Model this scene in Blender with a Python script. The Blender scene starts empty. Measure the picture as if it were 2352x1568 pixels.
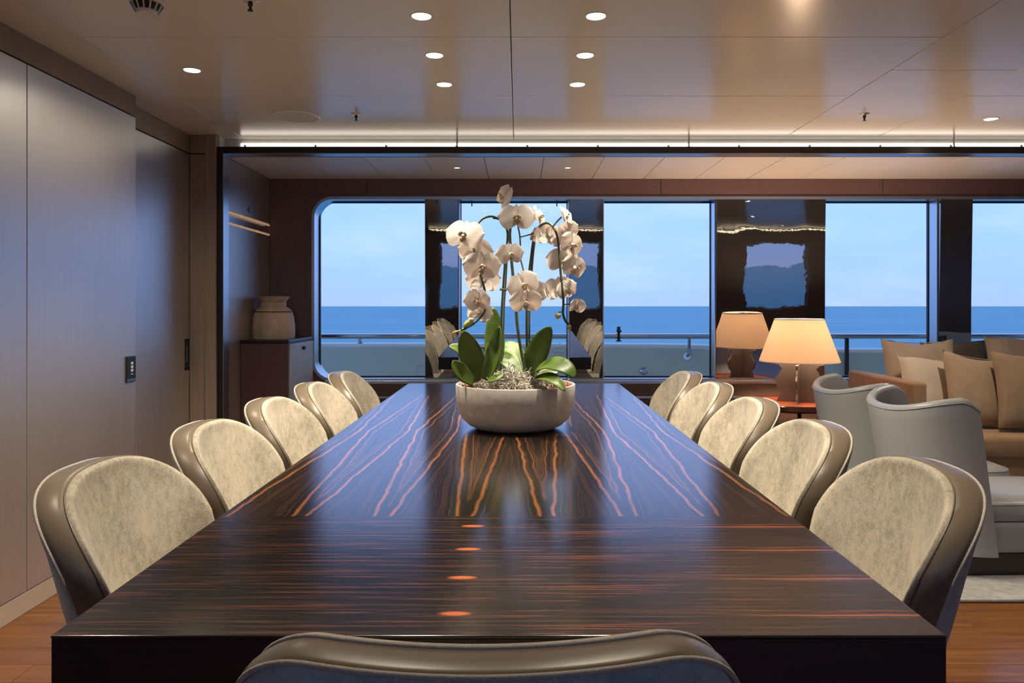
import bpy, bmesh, math, random
from mathutils import Vector, Matrix, Euler
random.seed(7)
scene = bpy.context.scene
COL = scene.collection

# ------------------------------------------------------------------ camera
CAMH = 1.26
FPX = 1750.0
cam_d = bpy.data.cameras.new('camera')
cam_d.sensor_width = 36.0
cam_d.lens = 36.0 * FPX / 2352.0
cam_d.shift_x = -14.0 / 2352.0
cam_d.shift_y = -81.0 / 2352.0
cam_d.clip_start = 0.05
cam_d.clip_end = 60000
cam = bpy.data.objects.new('camera', cam_d)
cam.location = (0, 0, CAMH)
cam.rotation_euler = (math.pi / 2, 0, 0)
COL.objects.link(cam)
scene.camera = cam

# ------------------------------------------------------------------ world (overcast dusk sky over the sea)
world = bpy.data.worlds.new('sky')
scene.world = world
world.use_nodes = True
wt = world.node_tree
wt.nodes.clear()
def wn(t, **k):
    n = wt.nodes.new(t)
    for a, b in k.items():
        setattr(n, a, b)
    return n
w_out = wn('ShaderNodeOutputWorld'); w_bg = wn('ShaderNodeBackground')
w_tc = wn('ShaderNodeTexCoord'); w_sep = wn('ShaderNodeSeparateXYZ')
w_ramp = wn('ShaderNodeValToRGB'); w_map = wn('ShaderNodeMapping')
w_noise = wn('ShaderNodeTexNoise'); w_cr = wn('ShaderNodeValToRGB'); w_mix = wn('ShaderNodeMixRGB')
e = w_ramp.color_ramp.elements
e[0].position = 0.0; e[0].color = (0.39, 0.54, 1.05, 1)
e[1].position = 0.09; e[1].color = (0.37, 0.61, 1.25, 1)
x = w_ramp.color_ramp.elements.new(0.03); x.color = (0.375, 0.565, 1.15, 1)
x = w_ramp.color_ramp.elements.new(1.0); x.color = (0.37, 0.615, 1.25, 1)
w_map.inputs['Scale'].default_value = (1.6, 1.6, 5.0)
w_noise.inputs['Scale'].default_value = 3.0; w_noise.inputs['Detail'].default_value = 5.0
w_noise.inputs['Roughness'].default_value = 0.55
w_cr.color_ramp.elements[0].position = 0.42; w_cr.color_ramp.elements[0].color = (0, 0, 0, 1)
w_cr.color_ramp.elements[1].position = 0.66; w_cr.color_ramp.elements[1].color = (0.7, 0.7, 0.7, 1)
w_mix.inputs[2].default_value = (0.53, 0.70, 1.25, 1)
L = wt.links
L.new(w_tc.outputs['Generated'], w_sep.inputs[0]); L.new(w_sep.outputs['Z'], w_ramp.inputs[0])
L.new(w_tc.outputs['Generated'], w_map.inputs[0]); L.new(w_map.outputs[0], w_noise.inputs['Vector'])
L.new(w_noise.outputs['Fac'], w_cr.inputs[0]); L.new(w_cr.outputs[0], w_mix.inputs[0])
L.new(w_ramp.outputs[0], w_mix.inputs[1]); L.new(w_mix.outputs[0], w_bg.inputs[0])
w_bg.inputs[1].default_value = 1.0
L.new(w_bg.outputs[0], w_out.inputs[0])

vs = scene.view_settings
vs.view_transform = 'Standard'; vs.look = 'None'; vs.gamma = 1.0
vs.exposure = 0.3
vs.use_curve_mapping = False
scene.cycles.use_denoising = True
scene.cycles.max_bounces = 10
scene.cycles.diffuse_bounces = 5
scene.cycles.glossy_bounces = 5
scene.cycles.transparent_max_bounces = 12
scene.cycles.sample_clamp_indirect = 6.0
scene.cycles.caustics_reflective = True
scene.cycles.caustics_refractive = False

WARM = (1.0, 0.87, 0.67)
DOWNLIGHT_W = 104.0
NOOK_W = 9.0

# ------------------------------------------------------------------ helpers
def P(px, py, d):
    """photo pixel + distance along the view -> world point"""
    return Vector(((px - 1190.0) / FPX * d, d, CAMH - (py - 703.0) / FPX * d))

def obj(name, VF, mat, parent=None, loc=None, rot=None, smooth=False, auto=None):
    V, F = VF
    me = bpy.data.meshes.new(name)
    me.from_pydata([tuple(v) for v in V], [], F)
    me.update()
    if mat is not None:
        me.materials.append(mat)
    if smooth:
        me.polygons.foreach_set('use_smooth', [True] * len(me.polygons))
        if auto:
            me.set_sharp_from_angle(angle=math.radians(auto))
    o = bpy.data.objects.new(name, me)
    COL.objects.link(o)
    if parent is not None:
        o.parent = parent
    if loc is not None:
        o.location = loc
    if rot is not None:
        o.rotation_euler = rot
    return o

def link_copy(o, parent=None):
    c = o.copy(); COL.objects.link(c); c.parent = parent
    return c

def thing(name, label, cat, loc=(0, 0, 0), rotz=0, group=None):
    o = bpy.data.objects.new(name, None)
    o.empty_display_size = 0.1
    COL.objects.link(o)
    o.location = loc; o.rotation_euler = (0, 0, rotz)
    o['label'] = label; o['category'] = cat
    if group: o['group'] = group
    return o

def tag(o, label, cat, group=None):
    o['label'] = label; o['category'] = cat
    if group: o['group'] = group
    return o

def struct(o, label=None):
    o['kind'] = 'structure'
    if label: o['label'] = label
    return o

def box(x0, x1, y0, y1, z0, z1):
    V = [(x0, y0, z0), (x1, y0, z0), (x1, y1, z0), (x0, y1, z0), (x0, y0, z1), (x1, y0, z1), (x1, y1, z1), (x0, y1, z1)]
    F = [(0, 3, 2, 1), (4, 5, 6, 7), (0, 1, 5, 4), (1, 2, 6, 5), (2, 3, 7, 6), (3, 0, 4, 7)]
    return V, F

def rbox(x0, x1, y0, y1, z0, z1, r, seg=3):
    bm = bmesh.new()
    V, F = box(x0, x1, y0, y1, z0, z1)
    vs_ = [bm.verts.new(v) for v in V]
    for f in F: bm.faces.new([vs_[i] for i in f])
    bmesh.ops.bevel(bm, geom=list(bm.edges), offset=r, segments=seg, affect='EDGES', profile=0.5)
    return from_bm(bm)

def from_bm(bm):
    bm.verts.index_update()
    V = [v.co.copy() for v in bm.verts]
    F = [tuple(v.index for v in f.verts) for f in bm.faces]
    bm.free()
    return V, F

def merge(*parts):
    V, F = [], []
    for v, f in parts:
        n = len(V)
        V += list(v)
        F += [tuple(i + n for i in q) for q in f]
    return V, F

def shift(VF, dx=0, dy=0, dz=0):
    return [(v[0] + dx, v[1] + dy, v[2] + dz) for v in VF[0]], VF[1]

def xform(VF, M):
    return [M @ Vector(v) for v in VF[0]], VF[1]

def lathe(prof, n=48, cap0=False, cap1=False):
    V, F = [], []
    for r, z in prof:
        for i in range(n):
            a = 2 * math.pi * i / n
            V.append((r * math.cos(a), r * math.sin(a), z))
    for k in range(len(prof) - 1):
        for i in range(n):
            j = (i + 1) % n
            F.append((k * n + i, k * n + j, (k + 1) * n + j, (k + 1) * n + i))
    if cap0: F.append(tuple(range(n - 1, -1, -1)))
    if cap1: F.append(tuple((len(prof) - 1) * n + i for i in range(n)))
    return V, F

def tube(path, r, n=8, closed=False, caps=True):
    path = [Vector(p) for p in path]
    m = len(path)
    V, F = [], []
    up = None
    for i, p in enumerate(path):
        if closed:
            t = path[(i + 1) % m] - path[(i - 1) % m]
        else:
            t = path[min(i + 1, m - 1)] - path[max(i - 1, 0)]
        t.normalize()
        if up is None:
            up = Vector((0, 0, 1)) if abs(t.z) < 0.9 else Vector((1, 0, 0))
        a = t.cross(up)
        if a.length < 1e-5: a = t.orthogonal()
        a.normalize()
        b = a.cross(t); b.normalize(); up = b
        rr = r[i] if isinstance(r, (list, tuple)) else r
        for k in range(n):
            q = 2 * math.pi * k / n
            V.append(p + a * (math.cos(q) * rr) + b * (math.sin(q) * rr))
    for i in range(m if closed else m - 1):
        j = (i + 1) % m
        for k in range(n):
            l = (k + 1) % n
            F.append((i * n + k, j * n + k, j * n + l, i * n + l))
    if caps and not closed:
        F.append(tuple(range(n)))
        F.append(tuple((m - 1) * n + k for k in range(n - 1, -1, -1)))
    return V, F

def spline(pts, n=24):
    """Catmull-Rom through points"""
    pts = [Vector(p) for p in pts]
    out = []
    m = len(pts)
    for i in range(m - 1):
        p0 = pts[max(i - 1, 0)]; p1 = pts[i]; p2 = pts[i + 1]; p3 = pts[min(i + 2, m - 1)]
        k = max(2, n // (m - 1))
        for j in range(k):
            t = j / k
            out.append(0.5 * ((2 * p1) + (p2 - p0) * t + (2 * p0 - 5 * p1 + 4 * p2 - p3) * t * t + (3 * p1 - p0 - 3 * p2 + p3) * t ** 3))
    out.append(pts[-1])
    return out

def prism_y(poly, y0, y1):
    """polygon [(x,z)] extruded along y"""
    n = len(poly)
    V = [(x, y0, z) for x, z in poly] + [(x, y1, z) for x, z in poly]
    F = [tuple(range(n)), tuple(range(2 * n - 1, n - 1, -1))]
    for i in range(n):
        j = (i + 1) % n
        F.append((i, i + n, j + n, j))
    return V, F

def sm(a, b, t):
    t = max(0.0, min(1.0, (t - a) / (b - a)))
    return t * t * (3 - 2 * t)

# ------------------------------------------------------------------ materials
def mat(name, color, rough=0.5, metal=0.0, spec=0.5, coat=0.0, coat_r=0.1, sheen=0.0, sheen_c=None, emis=None, emis_s=0.0, trans=0.0):
    m = bpy.data.materials.new(name); m.use_nodes = True
    b = m.node_tree.nodes['Principled BSDF']
    b.inputs['Base Color'].default_value = (*color, 1)
    b.inputs['Roughness'].default_value = rough
    b.inputs['Metallic'].default_value = metal
    b.inputs['Specular IOR Level'].default_value = spec
    b.inputs['Coat Weight'].default_value = coat
    b.inputs['Coat Roughness'].default_value = coat_r
    b.inputs['Sheen Weight'].default_value = sheen
    if sheen_c: b.inputs['Sheen Tint'].default_value = (*sheen_c, 1)
    if emis:
        b.inputs['Emission Color'].default_value = (*emis, 1)
        b.inputs['Emission Strength'].default_value = emis_s
    return m

class N:
    """tiny node helper on a material"""
    def __init__(self, m):
        self.t = m.node_tree; self.b = self.t.nodes['Principled BSDF']
    def new(self, t, **k):
        n = self.t.nodes.new(t)
        for a, b in k.items(): setattr(n, a, b)
        return n
    def link(self, a, b): self.t.links.new(a, b)
    def coord(self, which='Object', scale=(1, 1, 1)):
        tc = self.new('ShaderNodeTexCoord'); mp = self.new('ShaderNodeMapping')
        mp.inputs['Scale'].default_value = scale
        self.link(tc.outputs[which], mp.inputs[0])
        return mp.outputs[0]
    def noise(self, vec, scale, detail=3, rough=0.5, dist=0.0):
        n = self.new('ShaderNodeTexNoise')
        n.inputs['Scale'].default_value = scale; n.inputs['Detail'].default_value = detail
        n.inputs['Roughness'].default_value = rough; n.inputs['Distortion'].default_value = dist
        self.link(vec, n.inputs['Vector'])
        return n.outputs['Fac']
    def ramp(self, fac, stops):
        r = self.new('ShaderNodeValToRGB')
        el = r.color_ramp.elements
        el[0].position = stops[0][0]; el[0].color = (*stops[0][1], 1)
        el[1].position = stops[-1][0]; el[1].color = (*stops[-1][1], 1)
        for p, c in stops[1:-1]:
            q = el.new(p); q.color = (*c, 1)
        self.link(fac, r.inputs[0])
        return r.outputs[0]
    def math(self, op, a, b=None, c=None):
        n = self.new('ShaderNodeMath', operation=op)
        for i, v in enumerate((a, b, c)):
            if v is None: continue
            if isinstance(v, (int, float)): n.inputs[i].default_value = v
            else: self.link(v, n.inputs[i])
        return n.outputs[0]
    def mix(self, fac, a, b, mode='MIX'):
        n = self.new('ShaderNodeMixRGB', blend_type=mode)
        for i, v in enumerate((fac, a, b)):
            if isinstance(v, (int, float)): n.inputs[i].default_value = v
            elif isinstance(v, tuple): n.inputs[i].default_value = (*v, 1)
            else: self.link(v, n.inputs[i])
        return n.outputs[0]
    def bump(self, h, strength=0.3, dist=0.002):
        n = self.new('ShaderNodeBump')
        n.inputs['Strength'].default_value = strength; n.inputs['Distance'].default_value = dist
        self.link(h, n.inputs['Height']); self.link(n.outputs[0], self.b.inputs['Normal'])
    def color(self, c): self.link(c, self.b.inputs['Base Color'])
    def rough(self, c): self.link(c, self.b.inputs['Roughness'])

def mottled(name, c0, c1, scale=8, rough=0.6, bump=0.0, bscale=300, stretch=(1, 1, 1), lo=0.35, hi=0.68, **k):
    m = mat(name, c0, rough, **k); n = N(m)
    v = n.coord('Object', stretch)
    n.color(n.ramp(n.noise(v, scale, 5, 0.6), [(lo, c0), (hi, c1)]))
    if bump:
        n.bump(n.noise(v, bscale, 2), bump, 0.001)
    return m

# wood wall panels: greyed oak, vertical grain, satin varnish
def wood(name, c0, c1, stretch, rough, scale=30, spec=0.5, big=2.0, **k):
    m = mat(name, c0, rough, spec=spec, **k); n = N(m)
    v = n.coord('Object', stretch)
    f = n.noise(v, scale, 6, 0.65)
    g = n.noise(v, big, 2, 0.5)
    f2 = n.math('ADD', n.math('MULTIPLY', f, 0.75), n.math('MULTIPLY', g, 0.25))
    n.color(n.ramp(f2, [(0.3, c0), (0.7, c1)]))
    n.bump(f, 0.08, 0.001)
    return m

M = {}
M['oak'] = wood('oak_panel', (0.17, 0.13, 0.10), (0.27, 0.215, 0.17), (1, 1, 0.035), 0.6, 60)
def satin(m, fac, rough):
    """satin metallic lacquer over the wood"""
    t = m.node_tree; b = t.nodes['Principled BSDF']; o = t.nodes['Material Output']
    gl = t.nodes.new('ShaderNodeBsdfGlossy'); gl.inputs['Roughness'].default_value = rough; gl.inputs['Color'].default_value = (0.95, 0.95, 0.95, 1)
    mx = t.nodes.new('ShaderNodeMixShader'); mx.inputs[0].default_value = fac
    t.links.new(b.outputs[0], mx.inputs[1]); t.links.new(gl.outputs[0], mx.inputs[2]); t.links.new(mx.outputs[0], o.inputs[0])
satin(M['oak'], 0.52, 0.38)
M['oak_dark'] = wood('oak_dark', (0.25, 0.19, 0.145), (0.34, 0.265, 0.205), (1, 1, 0.035), 0.42, 60)
M['joint'] = mat('joint', (0.03, 0.022, 0.016), 0.8)
M['base'] = mat('skirting', (0.36, 0.28, 0.23), 0.5)
M['ceil'] = mat('ceiling_lacquer', (0.85, 0.81, 0.72), 0.19, spec=0.5)
M['ceil2'] = mat('nook_ceiling', (0.80, 0.78, 0.75), 0.45, spec=1.0)
M['bronze'] = mat('bronze', (0.055, 0.045, 0.038), 0.28, metal=0.85)
M['alu'] = mat('brushed_metal', (0.55, 0.60, 0.64), 0.3, metal=1.0)
M['brass'] = mat('glowing_metal', (0.62, 0.45, 0.28), 0.25, metal=0.6, emis=(1.0, 0.62, 0.36), emis_s=0.25)  # rail metal with a warm glow put in by emission
M['steel'] = mat('polished_steel', (0.50, 0.52, 0.54), 0.12, metal=1.0)
M['black'] = mat('black_plastic', (0.012, 0.013, 0.015), 0.35)
M['white'] = mat('white_plastic', (0.75, 0.73, 0.7), 0.4)
M['burgundy'] = mottled('burgundy_leather', (0.13, 0.072, 0.078), (0.22, 0.14, 0.145), 220, 0.45, 0.25, 500)
M['dado'] = mottled('dark_wood', (0.075, 0.045, 0.036), (0.12, 0.075, 0.058), 6, 0.4, stretch=(1, 1, 9))
M['silver_leather'] = mottled('silver_leather', (0.42, 0.43, 0.43), (0.52, 0.53, 0.53), 6, 0.38)
M['exterior'] = mat('white_paint', (0.72, 0.76, 0.64), 0.3)
M['teakdeck'] = mat('deck', (0.55, 0.48, 0.38), 0.7)

# dark coated glass between the windows, gently wavy
def pillar_glass():
    m = mat('dark_glass', (0.36, 0.36, 0.36), 0.015, metal=0.95)
    n = N(m)
    v = n.coord('Object', (1, 1, 1))
    h = n.math('ADD', n.noise(v, 3.0, 1, 0.4), n.math('MULTIPLY', n.noise(v, 28, 2, 0.5), 0.03))
    n.bump(h, 0.12, 0.012)
    return m
M['pillar'] = pillar_glass()

def pane_mat():
    m = bpy.data.materials.new('window_glass'); m.use_nodes = True
    t = m.node_tree; t.nodes.clear()
    o = t.nodes.new('ShaderNodeOutputMaterial'); mx = t.nodes.new('ShaderNodeMixShader')
    tr = t.nodes.new('ShaderNodeBsdfTransparent'); gl = t.nodes.new('ShaderNodeBsdfGlossy')
    fr = t.nodes.new('ShaderNodeFresnel'); fr.inputs[0].default_value = 1.18
    tr.inputs[0].default_value = (0.96, 0.98, 1.0, 1); gl.inputs['Roughness'].default_value = 0.0
    t.links.new(fr.outputs[0], mx.inputs[0]); t.links.new(tr.outputs[0], mx.inputs[1]); t.links.new(gl.outputs[0], mx.inputs[2])
    t.links.new(mx.outputs[0], o.inputs[0])
    return m
M['pane'] = pane_mat()

def sea_mat():
    m = mat('sea_water', (0.12, 0.36, 0.7), 0.6, spec=0.12); n = N(m)
    v = n.coord('Object', (0.010, 0.05, 1))
    f = n.noise(v, 1.0, 6, 0.62)
    v2 = n.coord('Object', (0.0004, 0.004, 1))
    g = n.noise(v2, 1.0, 4, 0.6)
    h = n.math('ADD', n.math('MULTIPLY', f, 0.6), n.math('MULTIPLY', g, 0.4))
    n.color(n.ramp(h, [(0.3, (0.08, 0.26, 0.33)), (0.7, (0.20, 0.40, 0.44))]))
    return m
M['sea'] = sea_mat()

def floor_mat():
    m = mat('teak_floor', (0.30, 0.12, 0.04), 0.28, spec=0.45); n = N(m)
    v = n.coord('Object', (0.06, 1, 1))
    inf = n.new('ShaderNodeObjectInfo')
    ad = n.new('ShaderNodeVectorMath', operation='ADD'); n.link(v, ad.inputs[0])
    cb = n.new('ShaderNodeCombineXYZ'); n.link(n.math('MULTIPLY', inf.outputs['Random'], 37.0), cb.inputs[2]); n.link(cb.outputs[0], ad.inputs[1])
    f = n.noise(ad.outputs[0], 40, 5, 0.6)
    c = n.ramp(f, [(0.3, (0.10, 0.034, 0.008)), (0.7, (0.21, 0.082, 0.017))])
    c = n.mix(n.math('MULTIPLY', inf.outputs['Random'], 0.5), c, (0.12, 0.04, 0.012))
    n.color(c)
    return m
M['floor'] = floor_mat()

TX0, TX1, TY0, TY1, TZ = -0.725, 0.665, 1.18, 5.04, 0.75
BAND = 0.672
def ebony():
    """macassar ebony: slip-matched end bands, mirrored V figure in the field"""
    m = mat('macassar_ebony', (0.03, 0.02, 0.015), 0.18, spec=0.85, coat=0.0, coat_r=0.12)
    n = N(m)
    tc = n.new('ShaderNodeTexCoord'); sp = n.new('ShaderNodeSeparateXYZ'); n.link(tc.outputs['Object'], sp.inputs[0])
    X, Y = sp.outputs[0], sp.outputs[1]      # object origin = table centre
    half = (TY1 - TY0) / 2
    def comb(a, b, c=0.0):
        cb = n.new('ShaderNodeCombineXYZ')
        for i, q in enumerate((a, b, c)):
            if isinstance(q, (int, float)): cb.inputs[i].default_value = q
            else: n.link(q, cb.inputs[i])
        return cb.outputs[0]
    # --- field
    ay = n.math('ABSOLUTE', Y)
    dd = n.math('SUBTRACT', half - BAND, ay)            # 0 at band seam, grows to the middle
    pp = n.math('PINGPONG', n.math('ADD', X, 10.0), 0.1)
    wav = n.math('MULTIPLY', n.math('SUBTRACT', n.noise(comb(n.math('MULTIPLY', X, 3.0), n.math('MULTIPLY', Y, 2.5)), 2.2, 4, 0.6), 0.5), 0.030)
    s = n.math('ADD', n.math('ADD', pp, n.math('MULTIPLY', dd, 0.05)), wav)
    fine = n.noise(comb(n.math('MULTIPLY', s, 170.0), n.math('MULTIPLY', Y, 0.7)), 1.0, 4, 0.7)
    fieldc = n.ramp(fine, [(0.38, (0.006, 0.004, 0.003)), (0.52, (0.013, 0.008, 0.005)), (0.66, (0.065, 0.030, 0.011))])
    leaf = n.noise(comb(n.math('FLOOR', n.math('MULTIPLY', n.math('ADD', X, 10.0), 5.0)), 3.0), 5.0, 0)
    def stripe(c, w):
        return n.math('SUBTRACT', 1.0, n.math('MINIMUM', 1.0, n.math('DIVIDE', n.math('ABSOLUTE', n.math('SUBTRACT', s, c)), w)))
    fade = n.noise(comb(n.math('MULTIPLY', X, 6.0), n.math('MULTIPLY', Y, 2.0)), 2.0, 2)
    st = n.math('MAXIMUM', n.math('MULTIPLY', stripe(0.082, 0.0065), n.math('MINIMUM', 1.0, n.math('MULTIPLY', fade, 1.8))),
                n.math('MULTIPLY', stripe(0.112, 0.0035), n.math('MULTIPLY', fade, 0.9)))
    st = n.math('MAXIMUM', st, n.math('MULTIPLY', stripe(0.045, 0.0025), n.math('MULTIPLY', fade, 0.35)))
    st = n.math('MULTIPLY', st, n.math('MINIMUM', 1.0, n.math('MULTIPLY', fine, 1.9)))
    fieldc = n.mix(n.math('MULTIPLY', n.math('POWER', st, 0.9), 0.85), fieldc, (0.36, 0.125, 0.035))
    # --- end bands
    v = n.math('MODULO', n.math('SUBTRACT', half, ay), 0.168)
    wob = n.math('MULTIPLY', n.math('SUBTRACT', n.noise(comb(n.math('MULTIPLY', X, 4.0), n.math('MULTIPLY', v, 5.0)), 1.5, 2), 0.5), 0.006)
    vv = n.math('ADD', v, wob)
    b1 = n.noise(comb(n.math('MULTIPLY', X, 2.2), n.math('MULTIPLY', vv, 120.0), 4.0), 1.0, 5, 0.72)
    b2 = n.noise(comb(n.math('MULTIPLY', X, 2.6), n.math('MULTIPLY', vv, 75.0), 9.0), 1.0, 3, 0.6)
    bandc = n.ramp(b1, [(0.44, (0.004, 0.003, 0.003)), (0.54, (0.014, 0.009, 0.007)), (0.68, (0.15, 0.052, 0.020))])
    st2 = n.ramp(b2, [(0.57, (0, 0, 0)), (0.68, (1, 1, 1))])
    bandc = n.mix(n.math('MULTIPLY', st2, 0.6), bandc, (0.30, 0.085, 0.03))
    # repeated knot and long streak in each leaf
    kx = n.math('DIVIDE', n.math('ADD', X, 0.075), 0.030); kv = n.math('DIVIDE', n.math('SUBTRACT', vv, 0.085), 0.010)
    kd = n.math('ADD', n.math('MULTIPLY', kx, kx), n.math('MULTIPLY', kv, kv))
    knot = n.math('MAXIMUM', 0.0, n.math('SUBTRACT', 1.0, kd))
    sx = n.math('DIVIDE', n.math('SUBTRACT', X, 0.60), 0.24)
    sv = n.math('DIVIDE', n.math('SUBTRACT', vv, 0.078), 0.0045)
    streak = n.math('MAXIMUM', 0.0, n.math('SUBTRACT', 1.0, n.math('ADD', n.math('MULTIPLY', sx, sx), n.math('MULTIPLY', sv, sv))))
    bandc = n.mix(n.math('MINIMUM', 1.0, n.math('MULTIPLY', n.math('MULTIPLY', knot, 1.6), n.math('ADD', 0.35, b1))), bandc, (0.62, 0.14, 0.035))
    bandc = n.mix(n.math('MULTIPLY', streak, n.math('MINIMUM', 1.0, n.math('MULTIPLY', b1, 1.8))), bandc, (0.52, 0.13, 0.035))
    isband = n.math('LESS_THAN', dd, 0.0)
    n.color(n.mix(isband, fieldc, bandc))
    return m
M['ebony'] = ebony()
M['ebony_side'] = wood('ebony_side', (0.008, 0.005, 0.006), (0.05, 0.018, 0.018), (0.06, 0.06, 1), 0.3, 90)

def velvet(name, c0, c1, sc):
    m = mat(name, c0, 0.85, spec=0.2, sheen=0.3, sheen_c=sc)
    m.node_tree.nodes['Principled BSDF'].inputs['Sheen Roughness'].default_value = 0.35
    n = N(m)
    inf = n.new('ShaderNodeObjectInfo')
    v = n.coord('Object', (1, 1, 0.55))
    ad = n.new('ShaderNodeVectorMath', operation='ADD'); n.link(v, ad.inputs[0])
    cb = n.new('ShaderNodeCombineXYZ'); n.link(n.math('MULTIPLY', inf.outputs['Random'], 19.0), cb.inputs[0]); n.link(cb.outputs[0], ad.inputs[1])
    f = n.noise(ad.outputs[0], 7, 4, 0.6); g = n.noise(ad.outputs[0], 60, 3, 0.7)
    w = n.noise(ad.outputs[0], 420, 2, 0.6)
    h = n.math('ADD', n.math('ADD', n.math('MULTIPLY', f, 0.38), n.math('MULTIPLY', g, 0.27)), n.math('MULTIPLY', w, 0.35))
    n.color(n.ramp(h, [(0.40, c0), (0.58, c1)]))
    n.bump(w, 0.25, 0.001)
    return m
M['velvet'] = velvet('beige_velvet', (0.27, 0.242, 0.19), (0.57, 0.51, 0.415), (1, 0.93, 0.82))
M['velvet_back'] = velvet('blue_lit_velvet', (0.27, 0.33, 0.35), (0.44, 0.52, 0.55), (0.85, 0.95, 1))  # chair-back velvet cooled: blue window light put into its colour
M['taupe'] = mat('taupe_leather', (0.165, 0.13, 0.093), 0.34, spec=0.5)
M['piping'] = mottled('piping_cord', (0.36, 0.33, 0.28), (0.52, 0.48, 0.42), 250, 0.8)
M['legs'] = mat('dark_leg', (0.03, 0.02, 0.015), 0.35)
M['grey_leather'] = mat('grey_leather', (0.315, 0.325, 0.33), 0.33, spec=0.5)
M['camel'] = mottled('camel_suede', (0.33, 0.20, 0.105), (0.42, 0.265, 0.145), 10, 0.85, sheen=0.3)
M['cush_camel'] = mottled('camel_linen', (0.36, 0.255, 0.16), (0.44, 0.32, 0.21), 9, 0.8, 0.2, 400, sheen=0.2)
M['cush_cream'] = mottled('cream_linen', (0.62, 0.52, 0.40), (0.70, 0.60, 0.48), 9, 0.8, 0.2, 400, sheen=0.2)
M['cush_stone'] = mottled('stone_linen', (0.46, 0.37, 0.29), (0.54, 0.45, 0.36), 9, 0.8, 0.2, 400, sheen=0.2)
M['cush_brown'] = mottled('brown_linen', (0.25, 0.17, 0.105), (0.32, 0.22, 0.14), 9, 0.8, 0.2, 400, sheen=0.2)
M['cush_dark'] = mottled('dark_linen', (0.12, 0.105, 0.095), (0.17, 0.15, 0.135), 9, 0.8, 0.2, 400)
M['rug'] = mottled('rug_pile', (0.25, 0.245, 0.24), (0.36, 0.35, 0.34), 35, 0.95, 0.5, 260, sheen=0.3)
M['stone'] = mottled('stoneware', (0.43, 0.40, 0.365), (0.54, 0.505, 0.465), 40, 0.42, 0.1, 150)
M['soil'] = mottled('bark', (0.10, 0.03, 0.012), (0.42, 0.12, 0.03), 90, 0.9)
M['moss'] = mottled('dry_moss', (0.30, 0.27, 0.23), (0.75, 0.70, 0.62), 40, 0.9)
def leaf_mat():
    m = mat('orchid_leaf', (0.06, 0.14, 0.02), 0.42, spec=0.4); n = N(m)
    v = n.coord('Object', (1, 1, 1))
    n.color(n.ramp(n.noise(v, 12, 3), [(0.3, (0.045, 0.095, 0.016)), (0.7, (0.13, 0.20, 0.034))]))
    n.b.inputs['Subsurface Weight'].default_value = 0.0
    return m
M['leaf'] = leaf_mat()
def petal_mat():
    m = mat('orchid_petal', (0.74, 0.69, 0.65), 0.6, spec=0.25)
    t = m.node_tree
    b = t.nodes['Principled BSDF']; o = t.nodes['Material Output']
    tr = t.nodes.new('ShaderNodeBsdfTranslucent'); tr.inputs[0].default_value = (0.9, 0.72, 0.6, 1)
    mx = t.nodes.new('ShaderNodeMixShader'); mx.inputs[0].default_value = 0.22
    t.links.new(b.outputs[0], mx.inputs[1]); t.links.new(tr.outputs[0], mx.inputs[2]); t.links.new(mx.outputs[0], o.inputs[0])
    return m
M['petal'] = petal_mat()
M['lip'] = mottled('orchid_lip', (0.75, 0.68, 0.55), (0.62, 0.36, 0.06), 60, 0.5)
M['stem'] = mottled('orchid_stem', (0.035, 0.045, 0.02), (0.075, 0.085, 0.035), 60, 0.5)
M['stake'] = mat('green_stake', (0.09, 0.12, 0.07), 0.5)
M['bud'] = mat('orchid_bud', (0.42, 0.40, 0.17), 0.5)
M['bud_tip'] = mat('bud_tip', (0.75, 0.30, 0.08), 0.5)
M['vase'] = mottled('old_wood_pot', (0.36, 0.27, 0.20), (0.66, 0.53, 0.42), 7, 0.7, 0.4, 60, stretch=(1, 1, 0.5))
M['rosewood'] = mat('rosewood_lacquer', (0.09, 0.022, 0.014), 0.16, spec=0.5)
M['lamp_pool'] = mat('lamp_pool_orange', (0.24, 0.055, 0.02), 0.35)  # the lamp's pool of light on red lacquer, put into the colour
M['lamp_metal'] = mat('lamp_base', (0.17, 0.155, 0.14), 0.4, metal=0.35)
def shade_mat():
    m = mat('lamp_shade', (0.86, 0.78, 0.68), 0.8, spec=0.1)
    t = m.node_tree
    b = t.nodes['Principled BSDF']; o = t.nodes['Material Output']
    tr = t.nodes.new('ShaderNodeBsdfTranslucent'); tr.inputs[0].default_value = (1.0, 0.87, 0.72, 1)
    mx = t.nodes.new('ShaderNodeMixShader'); mx.inputs[0].default_value = 0.66
    t.links.new(b.outputs[0], mx.inputs[1]); t.links.new(tr.outputs[0], mx.inputs[2]); t.links.new(mx.outputs[0], o.inputs[0])
    return m
M['shade'] = shade_mat()
M['lens'] = mat('lit_lens', (1, 1, 1), 0.5, emis=(1.0, 0.9, 0.75), emis_s=14)
M['lens_s'] = mat('lit_lens_small', (1, 1, 1), 0.5, emis=(1.0, 0.80, 0.5), emis_s=4)
M['led'] = mat('led_diffuser', (1, 1, 1), 0.5, emis=(1.0, 0.91, 0.80), emis_s=2.0)
M['key'] = mat('keypad_key', (0.5, 0.5, 0.5), 0.4)

# ------------------------------------------------------------------ setting
CZ = 2.37            # main ceiling
NZ = 2.254           # nook ceiling
XL = -2.02           # left wall
XR = 7.6
YF = -5.0            # wall behind the camera
YB = 5.956           # window wall, inner face
YO = 6.15            # window wall, outer face

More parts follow.
